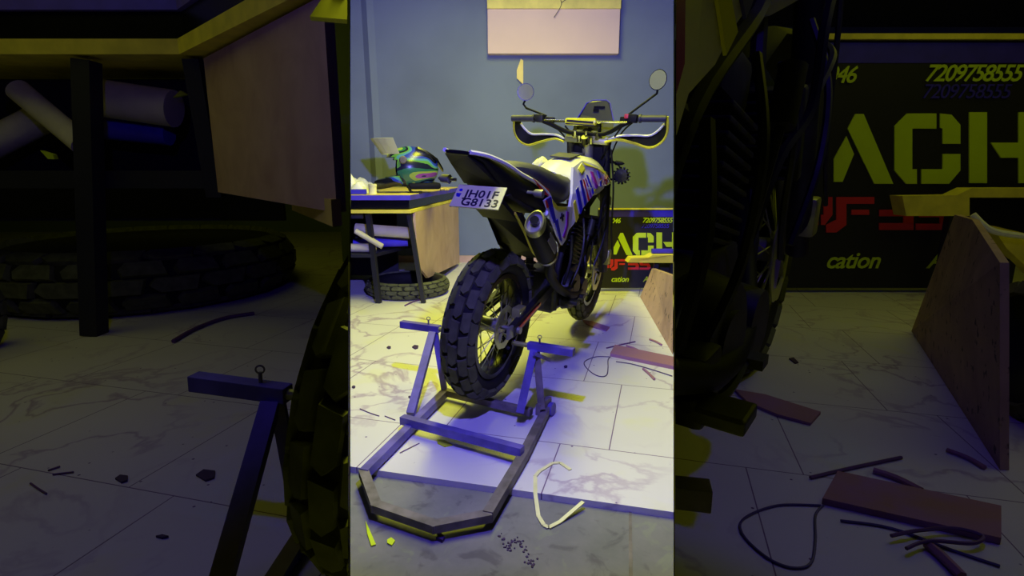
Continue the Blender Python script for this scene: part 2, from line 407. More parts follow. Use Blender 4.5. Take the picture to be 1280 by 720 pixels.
def add_wheel(root, name, c, R, W, disc_side=-1, disc_r=.11, steer=0.):
    """tyre, rim, spokes, hub and brake disc as children of the motorcycle"""
    piv = Vector(c); rin = R*.70
    SM = Matrix.Translation((1.0, 0, 0)) @ Matrix.Rotation(steer, 4, 'Z') @ Matrix.Translation((-1.0, 0, 0))
    def obj(nm, mb, m, parent, smooth=False):
        if steer: bmesh.ops.transform(mb.bm, matrix=SM, verts=mb.bm.verts[:])
        return OBJ(nm, mb, m, parent, smooth)
    car, tr = tyre_bm(R, W, rin)
    for bb in (car, tr): bmesh.ops.translate(bb.bm, vec=piv, verts=bb.bm.verts[:])
    o = obj(name+'_tyre', car, 'rubber2', root, True)
    if o: obj('tread_block', tr, 'rubber', o)
    else: tr.bm.free()
    w = W*.36
    b = MB().lathe([(-w, rin*1.02), (-w, rin*.93), (-w*.5, rin*.90), (w*.5, rin*.90), (w, rin*.93), (w, rin*1.02)], piv)
    obj(name+'_rim', b, 'gloss', root, True)
    b = MB().cyl(piv+Vector((0, -.045, 0)), piv+Vector((0, .045, 0)), .03, seg=20)
    b.cyl(piv+Vector((0, -.05, 0)), piv+Vector((0, -.042, 0)), .05, seg=20); b.cyl(piv+Vector((0, .042, 0)), piv+Vector((0, .05, 0)), .05, seg=20)
    b.cyl(piv+Vector((0, -.11, 0)), piv+Vector((0, .11, 0)), .009, seg=10)
    hub = obj(name+'_hub', b, 'alu', root, True)
    n = 32
    for k in range(n):
        s = 1 if k % 2 else -1; t = 2*pi*k/n; t2 = t+(.42 if (k//2) % 2 else -.42)
        p0 = piv+Vector((.045*cos(t2), s*.044, .045*sin(t2))); p1 = piv+Vector((rin*.91*cos(t), s*.006, rin*.91*sin(t)))
        obj('spoke', MB().cyl(p0, p1, .0021, seg=5), 'spoke', root)
    # brake disc with drilled holes, and sprocket on the far side
    b = MB(); y = disc_side*.062; N = 36
    for k in range(N):
        t0 = 2*pi*k/N; t1 = 2*pi*(k+1)/N; ro = disc_r*(1+.03*cos(t0*9)); ro1 = disc_r*(1+.03*cos(t1*9))
        b.prism([piv+Vector((q*cos(t), y, q*sin(t))) for q, t in ((disc_r*.72, t0), (ro, t0), (ro1, t1), (disc_r*.72, t1))], (0, disc_side*.004, 0))
    for k in range(5):
        t = 2*pi*k/5
        b.bar(piv+Vector((.03*cos(t), y, .03*sin(t))), piv+Vector((disc_r*.78*cos(t+.3), y, disc_r*.78*sin(t+.3))), .004, .014, up=(0, 1, 0))
    obj(name+'_brake_disc', b, 'spoke', root)

# ------------------------------------------------------------------ motorcycle
def bikemtx(s, yaw, lean, o, pit=0.):
    yaw = radians(yaw); lean = radians(lean); pit = radians(pit)
    f = Vector((sin(yaw), cos(yaw), 0)); l0 = Vector((-cos(yaw), sin(yaw), 0)); z = Vector((0, 0, 1))
    u = z*cos(lean)-l0*sin(lean); l = l0*cos(lean)+z*sin(lean)
    f2 = f*cos(pit)+u*sin(pit); u2 = u*cos(pit)-f*sin(pit)
    m = (Matrix((f2, l, u2)).transposed()*s).to_4x4(); m[3][3] = 1; m.translation = Vector(o); return m
CENTRE = bikemtx(1, 24.3, 5.7, (-.108, 2.15, .03))
def se(x, hw, zb, zt, n=16, pw=.75, top=1.):
    """superellipse section in YZ at x; top<1 narrows the upper half"""
    r = []
    for k in range(n):
        t = 2*pi*k/n; c = cos(t); s_ = sin(t)
        y = hw*abs(c)**pw*(1 if c > 0 else -1); z = (zb+zt)/2+(zt-zb)/2*abs(s_)**pw*(1 if s_ > 0 else -1)
        if s_ > 0: y *= 1-(1-top)*abs(s_)
        r.append((x, y, z))
    return r
def motorcycle(mtx, label, rear=True, front=True):
    t = thing('motorcycle', label, 'motorcycle', mtx=mtx)
    O = lambda n, b, m, sm=False, p=None, **k: obj(n, b, m, p or t, sm, **k)
    if rear: add_wheel(t, 'rear', (-.005, .008, .325), .300, .132, -1, .088)
    # --- tail
    b = MB().loft([se(-.37, .045, .985, .995), se(-.30, .068, .955, .992), se(-.2, .085, .89, .975), se(-.1, .1, .83, .95), se(.05, .115, .79, .905), se(.2, .12, .76, .86)])
    O('tail_cowl', b, 'black', True)
    for s in (-1, 1):
        b = MB().tube([(-.37, s*.045, .992), (-.30, s*.072, .985), (-.2, s*.094, .962), (-.1, s*.108, .93), (.02, s*.118, .90), (.12, s*.124, .865), (.17, s*.126, .83), (.15, s*.122, .76)], .0075, 6)
        O('tail_trim', b, 'white', True, label='pale edge trim')
        b = MB().prism([(-.02, s*.119, .915), (.14, s*.125, .872), (.155, s*.126, .845), (.10, s*.125, .852)], (0, s*.004, 0)); O('red_stripe', b, 'red')
    b = MB().prism([(-.37, .04, .984), (-.37, -.04, .984), (-.30, -.06, .955), (-.18, -.07, .885), (-.18, .07, .885), (-.30, .06, .955)][:4]+[(-.18, .07, .885), (-.30, .06, .955)], (-.006, 0, -.004))
    O('tail_light', b, 'black')
    # plate on its hanger, tail mudguard
    pc = [Vector((-.262, .045, .878)), Vector((-.245, -.125, .886)), None, Vector((-.337, .035, .812))]; pc[2] = pc[1]+pc[3]-pc[0]
    nrm = (pc[1]-pc[0]).cross(pc[3]-pc[0]).normalized(); nrm = nrm if nrm.x < 0 else -nrm
    b = MB().prism(pc, nrm*.004); pl = O('number_plate', b, 'plate')
    if pl:
        ex = (pc[1]-pc[0]).normalized(); ey_ = (pc[0]-pc[3]).normalized()
        o0 = pc[3]+nrm*.0045
        O('plate_text', textbm('JH01F', .047, o0+ex*.036+ey_*.046, ex, ey_, .0006, space=1.02, bold=.0008), 'ink', p=pl)
        O('plate_text', textbm('G8133', .047, o0+ex*.034+ey_*.008, ex, ey_, .0006, space=1.02, bold=.0008), 'ink', p=pl)
        O('plate_mark', MB().cyl(o0+ex*.016+ey_*.075, o0+ex*.016+ey_*.075+nrm*.001, .006, seg=12).box(o0+ex*.016+ey_*.052, (.012, .012, .012)), 'navy', p=pl)
    b = MB().prism([(-.19, .07, .86), (-.19, -.07, .86), (.0, -.075, .76), (.0, .075, .76)], (-.01, 0, -.012))
    b.prism([(.0, .075, .77), (.0, -.075, .77), (.15, -.075, .62), (.30, -.07, .56), (.30, .07, .56), (.15, .075, .62)], (.02, 0, .012))
    O('rear_mudguard', b, 'black')
    b = MB().tube([(-.05, -.075, .785), (.06, -.078, .70), (.16, -.078, .615), (.29, -.07, .56)], .006, 6); O('mudguard_edge', b, 'yelbody', True, label='yellow edge')
    for s, q in ((1, (-.27, .10, .895)), (-1, (-.03, -.15, .865))):
        b = MB().cyl((q[0]+.01, s*.06, q[2]), (q[0], q[1], q[2]), .006, seg=8); b.lathe([(0, .001), (.0, .016), (.03, .014), (.045, .002)], (q[0], q[1]-.02, q[2]), 'Y', 14)
        O('rear_indicator', b, 'alu', True)
    # --- seat
    b = MB().loft([se(-.11, .06, .935, .955), se(-.04, .09, .905, .968), se(.08, .112, .87, .968), se(.22, .122, .82, .955), se(.36, .122, .79, .93), se(.48, .105, .785, .922), se(.6, .08, .84, .93), se(.72, .055, .90, .948), se(.76, .045, .925, .948)])
    O('seat', b, 'seat', True)
    # --- tank and shrouds
    b = MB().loft([se(.46, .07, .82, .93, top=.8), se(.54, .11, .80, .965, top=.75), se(.66, .135, .79, .995, top=.7), se(.8, .15, .79, 1.01, top=.68), se(.95, .14, .80, 1.005, top=.66), se(1.04, .10, .84, .985, top=.7)])
    O('fuel_tank', b, 'white', True)
    b = MB().prism([(.60, .055, .988), (.60, -.045, .988), (.74, -.05, 1.007), (.74, .06, 1.007)], (0, 0, .006)); b.disc((.85, 0, 1.014), .035, .012, 'Z')
    O('tank_cap', b, 'seat', True)
    SH = [(.50, .955), (.613, .987), (.73, .972), (.849, .943), (.928, .882), (.86, .872), (.747, .878), (.67, .83), (.588, .779), (.54, .74), (.508, .704), (.46, .675), (.43, .70), (.45, .76), (.46, .84)]
    for s in (-1, 1):
        Yf = lambda x, z: s*(.118+.05*min(1, max(0, (x-.43)/.3))-max(0, z-.90)*.55)
        b = MB(); A = [b.bm.verts.new((x, Yf(x, z), z)) for x, z in SH]; Bv = [b.bm.verts.new((x, Yf(x, z)-s*.012, z)) for x, z in SH]
        cA = b.bm.verts.new((.60, Yf(.6, .86)+s*.006, .865)); n = len(A)
        for k in range(n):
            b.bm.faces.new((A[k], A[(k+1) % n], cA)); b.bm.faces.new((A[k], A[(k+1) % n], Bv[(k+1) % n], Bv[k]))
        b.bm.faces.new(Bv)
        sh = O('tank_shroud', b, 'white')
        if sh:
            def dec(pts, m, nm='stripe', s=s, Yf=Yf):
                O(nm, MB().prism([(x, Yf(x, z)+s*.0035, z) for x, z in pts], (0, s*.0035, 0)), m, p=sh)
            dec([(.53, .95), (.585, .975), (.60, .955), (.545, .93)], 'yelbody')
            dec([(.60, .982), (.849, .943), (.915, .892), (.86, .925), (.74, .955), (.62, .968)], 'yelbody')
            dec([(.505, .90), (.525, .905), (.60, .80), (.585, .785)], 'navy')
            dec([(.54, .905), (.548, .905), (.625, .812), (.617, .806)], 'red')
            dec([(.565, .91), (.572, .91), (.645, .825), (.638, .82)], 'purple')
            dec([(.475, .86), (.492, .875), (.565, .77), (.55, .748)], 'navy')
            dec([(.468, .80), (.48, .815), (.535, .735), (.515, .712)], 'yelbody')
            dec([(.59, .925), (.602, .925), (.665, .845), (.655, .835)], 'navy')
            dec([(.645, .942), (.672, .938), (.70, .875), (.682, .862), (.65, .895)], 'purple')
            dec([(.72, .945), (.745, .94), (.745, .915), (.715, .91)], 'navy')
            dec([(.715, .895), (.745, .905), (.742, .875), (.73, .872)], 'navy')
            dec([(.66, .86), (.68, .862), (.665, .838)], 'yelbody')
            if s < 0:
                O('lettering', textbm('H6', .062, (.765, Yf(.8, .9)-.008, .882), (1, 0, -.05), (0, 0, 1), .0008, bold=.0015), 'magenta', p=sh)
            else:
                O('lettering', textbm('H6', .062, (.90, Yf(.8, .9)+.008, .882), (-1, 0, 0), (0, 0, 1), .0008, bold=.0015), 'magenta', p=sh)
    SP = [(.10, .83), (.226, .729), (.30, .67), (.378, .62), (.42, .64), (.46, .70), (.46, .785), (.37, .79), (.25, .80), (.16, .845)]
    for s in (-1, 1):
        b = MB().prism([(x, s*.122, z) for x, z in SP], (0, s*.008, 0)); sp = O('side_panel', b, 'white')
        if sp:
            D = lambda pts, m: O('graphic', MB().prism([(x, s*.1305, z) for x, z in pts], (0, s*.003, 0)), m, p=sp)
            D([(.11, .835), (.16, .843), (.255, .735), (.228, .732)], 'navy')
            D([(.105, .83), (.15, .84), (.175, .81), (.13, .80)], 'red')
            D([(.38, .77), (.41, .765), (.42, .70), (.39, .65), (.365, .66), (.395, .71)], 'purple')
            D([(.24, .735), (.27, .745), (.36, .64), (.33, .65)], 'navy')
            D([(.18, .83), (.25, .80), (.37, .79), (.37, .782), (.25, .785), (.19, .81)], 'yelbody')
            D([(.30, .75), (.345, .76), (.35, .75), (.305, .742)], 'ink'); D([(.31, .765), (.32, .768), (.345, .735), (.335, .73)], 'ink')
    # --- exhaust
    a = Vector((-.165, -.20, .775)); e = Vector((.11, -.175, .60)); d = (e-a).normalized()
    q = d.to_track_quat('Z', 'Y').to_matrix(); X = q @ Vector((1, 0, 0)); Yv = q @ Vector((0, 1, 0))
    def ring(c, rx, rz_, n=20): return [c+Vector((0, 1, 0))*rx*cos(2*pi*k/n)+d.cross(Vector((0, 1, 0))).normalized()*rz_*sin(2*pi*k/n)*(1+.12*sin(2*pi*k/n)) for k in range(n)]
    b = MB().loft([ring(a+d*.03, .034, .046), ring(a+d*.05, .039, .051), ring(a+d*.24, .041, .055), ring(e-d*.03, .035, .045), ring(e, .02, .02)])
    mu = O('muffler', b, 'black', True)
    b = MB().loft([ring(a+d*.03, .036, .048), ring(a+d*.0, .034, .046), ring(a-d*.004, .029, .041), ring(a+d*.014, .027, .038)], cap=False)
    O('muffler_cap_rim', b, 'spoke', True)
    b = MB().loft([ring(a+d*.02, .03, .042), ring(a+d*.014, .028, .039), ]); O('muffler_end_plate', b, 'alu', True)
    cc = a+Vector((0, .0, .010)); b = MB().cyl(cc+d*.02, cc-d*.004, .016, seg=18); O('exhaust_outlet', b, 'gloss', True)
    b = MB().loft([ring(a+d*.25, .043, .057), ring(a+d*.265, .043, .057)]); O('muffler_clamp', b, 'alu', True)
    b = MB().box(a+d*.15+Vector((.0, -.041, 0)), (.11, .004, .035), rot=(0, atan2(-d.z, d.x), 0)); O('muffler_badge', b, 'alu')
    b = MB().tube([e-d*.01, (.2, -.15, .52), (.36, -.145, .43), (.55, -.15, .36), (.78, -.12, .34), (.93, -.07, .42), (.95, -.04, .52)], .019, 10); O('exhaust_pipe', b, 'black', True)
    # --- swingarm and rear brake
    for s in (-1, 1):
        b = MB().bar((-.03, s*.098, .325), (.46, s*.085, .425), .028, .048, bevel=.005); O('swingarm', b, 'engine')
        b = MB().box((-.045, s*.1, .325), (.05, .014, .05), bevel=.004).cyl((0, s*.09, .325), (0, s*.125, .325), .014, seg=12); O('axle_adjuster', b, 'alu', True)
    b = MB().box((.075, -.078, .375), (.07, .035, .045), bevel=.006).cyl((.06, -.098, .37), (.06, -.06, .37), .014, seg=10); O('brake_caliper', b, 'spoke', True)
    b = MB().bar((0, .075, .37), (.5, .075, .40), .012, .012).bar((0, .075, .275), (.5, .075, .37), .012, .012); b.disc((0, .075, .325), .06, .006); O('drive_chain', b, 'engine')
    b = MB().bar((.0, -.118, .333), (.24, -.108, .378), .004, .012); O('painted_reflection', b, 'orange', label='painted red-orange reflection on the swingarm')  # thin orange bar painting in the reflection along the swingarm
    # shock
    b = MB().cyl((.36, 0, .42), (.30, 0, .72), .018, seg=10)
    for k in range(8): b.lathe([(k*.03-.004, .028), (k*.03, .034), (k*.03+.004, .028)], (.345-k*.006, 0, .47), 'Z', 14)
    O('shock_absorber', b, 'engine', True)
    # --- frame
    for s in (-1, 1):
        b = MB().tube([(1.02, s*.03, .92), (.80, s*.09, .80), (.52, s*.105, .66), (.44, s*.10, .5), (.45, s*.10, .30)], .014, 8)
        b.tube([(1.03, s*.03, .86), (1.0, s*.05, .6), (.95, s*.075, .40), (.82, s*.08, .29), (.46, s*.09, .31)], .014, 8)
        b.tube([(.50, s*.10, .66), (.22, s*.10, .74), (-.12, s*.07, .86)], .011, 8); b.tube([(.45, s*.10, .45), (.26, s*.10, .58), (.10, s*.09, .76)], .010, 8)
        O('frame_rail', b, 'engine', True)
        b = MB().box((.47, s*.17, .35), (.05, .08, .018), bevel=.004).cyl((.47, s*.10, .37), (.47, s*.15, .35), .012, seg=8); O('foot_peg', b, 'engine')
    b = MB().tube([(.44, -.15, .36), (.55, -.16, .33), (.66, -.155, .335)], .007, 6).box((.66, -.165, .335), (.03, .03, .014)); O('brake_pedal', b, 'engine', True)
    # --- engine
    b = MB().box((.64, 0, .375), (.38, .19, .19), bevel=.03).box((.78, 0, .33), (.18, .15, .12), bevel=.03); O('crankcase', b, 'engine', True)
    b = MB().cyl((.60, -.10, .37), (.60, -.145, .37), .098, .085, 24).cyl((.79, -.10, .34), (.79, -.14, .34), .062, .055, 20); b.cyl((.60, -.145, .37), (.60, -.152, .37), .05, seg=18); O('clutch_cover', b, 'engine', True)
    b = MB(); ax = Vector((.28, 0, 1)).normalized()
    for k in range(10):
        c = Vector((.76, 0, .47))+ax*(k*.021); b.box(c, (.15, .17, .008), rot=(0, atan2(.28, 1), 0), bevel=.003)
    b.cyl(Vector((.76, 0, .44)), Vector((.76, 0, .44))+ax*.24, .055, seg=16); O('cylinder_fins', b, 'engine')
    b = MB().box((.83, 0, .71), (.14, .13, .08), rot=(0, .27, 0), bevel=.015); O('cylinder_head', b, 'engine', True)
    b = MB().box((1.0, -.03, .62), (.03, .20, .16), rot=(0, -.2, 0), bevel=.006)
    for k in range(9): b.box((.98-.002*k, -.03, .55+k*.018), (.036, .185, .003), rot=(0, -.2, 0))
    O('oil_cooler', b, 'engine')
    b = MB().box((.55, 0, .60), (.16, .12, .12), bevel=.02).cyl((.66, 0, .62), (.74, 0, .64), .03, seg=12); O('carburettor', b, 'engine', True)
    b = MB().prism([(.98, .09, .34), (.98, -.09, .34), (.86, -.12, .20), (.55, -.12, .185), (.55, .12, .185), (.86, .12, .20)], (.0, 0, -.006)); 
    b = MB().loft([[(.50, .08, .275), (.50, -.07, .275), (.50, -.07, .265), (.50, .08, .265)], [(.84, .08, .27), (.84, -.065, .27), (.84, -.065, .26), (.84, .08, .26)], [(.97, .07, .38), (.97, -.06, .38), (.98, -.06, .375), (.98, .07, .375)]]); O('skid_plate', b, 'rust')
    for pts, r in (([(.86, -.17, .82), (.80, -.175, .76), (.78, -.175, .66), (.70, -.16, .60), (.62, -.15, .50)], .007), ([(1.0, -.12, .80), (.98, -.16, .70), (.90, -.175, .58), (.84, -.16, .46)], .006),
                   ([(.62, -.14, .72), (.57, -.17, .62), (.55, -.165, .50), (.50, -.15, .42)], .006), ([(.95, -.15, .76), (.86, -.18, .73), (.80, -.175, .68)], .0055), ([(.50, -.13, .65), (.43, -.16, .55), (.40, -.15, .44)], .008),
                   ([(.78, -.13, .72), (.74, -.165, .64), (.76, -.16, .52), (.83, -.15, .44)], .005), ([(.6, .12, .7), (.55, .15, .6), (.5, .14, .48)], .006)):
        O('hose', MB().tube(pts, r, 6), 'black' if r > .0065 else 'engine', True)
    b = MB().cyl((.66, -.165, .64), (.69, -.165, .71), .017, seg=12).cyl((.62, -.15, .50), (.66, -.165, .64), .006, seg=8); O('rear_brake_reservoir', b, 'engine', True)
    O('engine_bracket', MB().box((.68, -.11, .33), (.10, .04, .05), bevel=.01), 'engine', True); O('engine_bracket', MB().box((.50, -.14, .36), (.06, .04, .09), bevel=.01), 'engine', True); O('oil_filter', MB().cyl((.80, -.09, .30), (.80, -.13, .30), .025, seg=14), 'engine', True)
    # --- front end
    if front: add_wheel(t, 'front', (1.39, 0, .325), .325, .10, -1, .13, radians(3))
    def fr(x, y, z): a = radians(3); return (1+(x-1)*cos(a)-y*sin(a), (x-1)*sin(a)+y*cos(a), z)
    for s in (-1, 1):
        b = MB().cyl(fr(1.0, s*.098, 1.10), fr(1.20, s*.098, .70), .020, seg=14).cyl(fr(1.18, s*.098, .74), fr(1.385, s*.098, .33), .027, seg=14); O('fork_leg', b, 'engine', True)
        b = MB().cyl(fr(1.12, s*.098, .86), fr(1.19, s*.098, .72), .029, seg=12); O('fork_boot', b, 'black', True)
    b = MB().box(fr(1.36, -.115, .42), (.06, .04, .09), bevel=.008); O('front_caliper', b, 'spoke', True)
    b = MB().tube([(1.0, -.13, 1.05), (1.12, -.14, .85), (1.25, -.13, .6), (1.36, -.13, .45)], .005, 6); O('brake_hose', b, 'engine', True)
    b = MB().loft([[fr(x, y_*wd, z+zz*.01) for y_, zz in ((1, 0), (.6, 1.6), (-.6, 1.6), (-1, 0), (-.6, .9), (.6, .9))] for x, z, wd in ((.98, .72, .05), (1.15, .80, .06), (1.35, .815, .065), (1.6, .76, .05), (1.72, .70, .03))]); O('front_mudguard', b, 'black', True)
    b = MB().box((1.0, 0, 1.085), (.075, .24, .03), bevel=.006).box((1.03, 0, .92), (.075, .23, .03), bevel=.006); O('triple_clamp', b, 'spoke', True)
    for y_, z_ in ((-.06, 1.115), (.0, 1.12), (.06, 1.115), (-.03, 1.09), (.035, 1.095)): O('clamp_bolt', MB().cyl((.955, y_, z_-.02), (.945, y_, z_+.012), .011, seg=8), 'chrome', True)
    O('ignition_switch', MB().cyl((.955, 0, 1.07), (.93, 0, 1.10), .018, seg=14), 'gloss', True)
    b = MB().cyl((1.0, 0, 1.10), (1.06, 0, .88), .03, seg=14).cyl((.99, 0, 1.10), (.99, 0, 1.112), .02, seg=6); O('steering_stem', b, 'alu', True)
    b = MB()
    for s in (-1, 1): b.cyl((1.0, s*.098, 1.10), (1.0, s*.098, 1.115), .024, seg=12).cyl((.97, s*.04, 1.09), (.965, s*.04, 1.135), .017, seg=10)
    O('fork_cap', b, 'spoke', True)
    tilt = lambda y: 1.19-.062*y
    b = MB().tube([(.90, .40, tilt(.4)), (.90, .28, tilt(.28)), (.91, .20, 1.155), (.95, .10, 1.12), (.955, 0, 1.12), (.95, -.10, 1.125), (.91, -.20, 1.175), (.90, -.28, tilt(-.28)), (.90, -.40, tilt(-.4))], .0115, 10); O('handlebar', b, 'black', True)
    b = MB().cyl((.90, .22, 1.165), (.90, -.22, 1.185), .0065, seg=8); O('handlebar_brace', b, 'chrome', True)
    b = MB().bar((.895, .10, 1.168), (.895, -.065, 1.176), .032, .036, bevel=.012); cp = O('brace_pad', b, 'yelbody', True, label='yellow brace pad')
    if cp: O('pad_lettering', MB().box((.879, .018, 1.172), (.002, .14, .010)).box((.884, .018, 1.158), (.012, .15, .005)), 'ink', p=cp)
    for s in (-1, 1):
        b = MB().cyl((.90, s*.28, tilt(s*.28)), (.90, s*.405, tilt(s*.405)), .0165, seg=14).cyl((.90, s*.275, tilt(s*.275)), (.90, s*.285, tilt(s*.285)), .021, seg=14); O('grip', b, 'seat', True)
        b = MB().tube([(.93, s*.24, tilt(s*.24)), (.965, s*.27, tilt(s*.27)+.002), (.975, s*.37, tilt(s*.37)-.005)], .006, 6); O('lever', b, 'chrome', True)
        b = MB().box((.90, s*.245, tilt(s*.245)), (.045, .045, .04), bevel=.008).box((.93, s*.20, tilt(s*.2)-.005), (.03, .05, .03), bevel=.006); O('switch_housing', b, 'engine' if s > 0 else 'black', True)
        z0 = 1.0 if s < 0 else .97
        # hand guard: bent blade with pale rim
        zz = [(.405, .012), (.41, -.06), (.385, -.11), (.33, -.135), (.25, -.115), (.17, -.10), (.11, -.115)]
        P = [Vector((.93+.05*sin(pi*i/6), s*y_, tilt(s*y_)+dz)) for i, (y_, dz) in enumerate(zz)]
        up_ = [Vector((.965+.03*sin(pi*i/6), s*y_, tilt(s*y_)+dz)) for i, (y_, dz) in enumerate([(.395, .015), (.385, -.02), (.36, -.05), (.32, -.075), (.25, -.075), (.17, -.08), (.12, -.10)])]
        b = MB()
        A = [b.bm.verts.new(p) for p in P]; Bv = [b.bm.verts.new(p) for p in up_]
        A2 = [b.bm.verts.new(p+Vector((.006, 0, 0))) for p in P]; B2 = [b.bm.verts.new(p+Vector((.006, 0, 0))) for p in up_]
        for i in range(6):
            for q4 in ((A[i], A[i+1], Bv[i+1], Bv[i]), (A2[i], A2[i+1], B2[i+1], B2[i]), (A[i], A[i+1], A2[i+1], A2[i]), (Bv[i], Bv[i+1], B2[i+1], B2[i])): b.bm.faces.new(q4)
        hg = O('handguard', b, 'black', True)
        if hg:
            O('guard_rim', MB().tube([p+Vector((-.004, 0, 0)) for p in P], .0075, 7, rz=.7), 'yelbody', True, p=hg, label='yellow lower rim')
            O('guard_stripe', MB().tube([p+Vector((-.006, 0, .0)) for p in up_[1:]], .006, 6), 'white', True, p=hg, label='pale stripe')
        # mirror
        mc = Vector((.90, .34, 1.302)) if s > 0 else Vector((.90, -.34, 1.388)); R_ = .044 if s > 0 else .048
        st = Vector((.90, .21, 1.19)) if s > 0 else Vector((.90, -.20, 1.205))
        b = MB().tube([st, mc+Vector((0, -s*.012 if s > 0 else .02, -.08)), mc+Vector((.012, .012 if s > 0 else 0, -.06)), mc+Vector((.014, 0, -.03))], .0055, 7, smooth=False); O('mirror_stem', b, 'black', True)
        nv = (Vector((-.9, -s*.38-.05, .02))).normalized()
        b = MB().cyl(mc+nv*.004, mc-nv*.018, R_, R_*.7, 28); mh = O('mirror_housing', b, 'gloss', True)
        if mh: O('mirror_glass', MB().cyl(mc+nv*.004, mc+nv*.006, R_*.93, R_*.93, 28), 'mirror', p=mh)
    b = MB().box((.905, -.215, 1.213), (.03, .026, .022), bevel=.004); O('kill_switch', b, 'redplastic', True, label='red kill switch')
    b = MB().box((.99, 0, 1.155), (.03, .13, .075), rot=(0, -.3, 0), bevel=.01).box((.975, 0, 1.155), (.008, .10, .05), rot=(0, -.3, 0)); O('instrument_cluster', b, 'gloss', True)
    b = MB(); sc = [(1.05, .108, 1.13), (1.055, .10, 1.18), (1.09, .06, 1.28), (1.10, .03, 1.298), (1.10, -.045, 1.303), (1.095, -.068, 1.288), (1.07, -.108, 1.19), (1.05, -.112, 1.14)]
    b.prism(sc, (.005, 0, .002)); ws = O('windscreen', b, 'smoke')
    if ws: O('screen_slot', MB().bar((1.085, .015, 1.262), (1.085, -.045, 1.264), .004, .012).box((1.078, .0, 1.247), (.004, .03, .016)), 'gloss', p=ws); O('screen_edge', MB().tube(sc[1:-1], .0035, 6, smooth=False), 'navy', True, p=ws)
    b = MB().loft([se(1.03, .10, .92, 1.10), se(1.10, .105, .93, 1.13), se(1.18, .07, .96, 1.10)]); O('headlight_cowl', b, 'black', True)
    for s in (-1, 1):
        b = MB().cyl((1.08, s*.09, .985), (1.09, s*.13, .985), .006, seg=8).lathe([(0, .003), (.012, .013), (.045, .010), (.06, .002)] if s > 0 else [(0, .003), (-.012, .013), (-.045, .010), (-.06, .002)], (1.09, s*.13, .985), 'Y', 12, closed=False); O('front_indicator', b, 'black', True)
        b = MB().cyl((1.10, s*.175, .92), (1.155, s*.175, .92), .036, .034, 20)
        for k in range(14):
            a_ = 2*pi*k/14; b.box((1.12, s*.175+.040*cos(a_), .92+.040*sin(a_)), (.03, .006, .014), rot=(a_+pi/2, 0, 0))
        b.cyl((1.09, s*.10, .89), (1.12, s*.16, .90), .006, seg=8); O('fog_lamp', b, 'gloss')
    for pts in ([(.93, .24, 1.18), (1.0, .16, 1.12), (1.03, .08, 1.02), (1.0, .05, .92)], [(.93, -.24, 1.19), (1.0, -.17, 1.13), (1.05, -.12, 1.0), (1.08, -.13, .86)], [(.92, -.2, 1.18), (.98, -.13, 1.09), (1.0, -.08, 1.0)], [(.95, .12, 1.15), (.97, .06, 1.09), (1.0, .0, 1.03)], [(1.03, -.12, 1.0), (1.10, -.16, .97), (1.12, -.17, .93)]):
        O('control_cable', MB().tube(pts, .0045, 6), 'black', True)
    # drop the whole thing when a side bay shows nothing of it
    return t

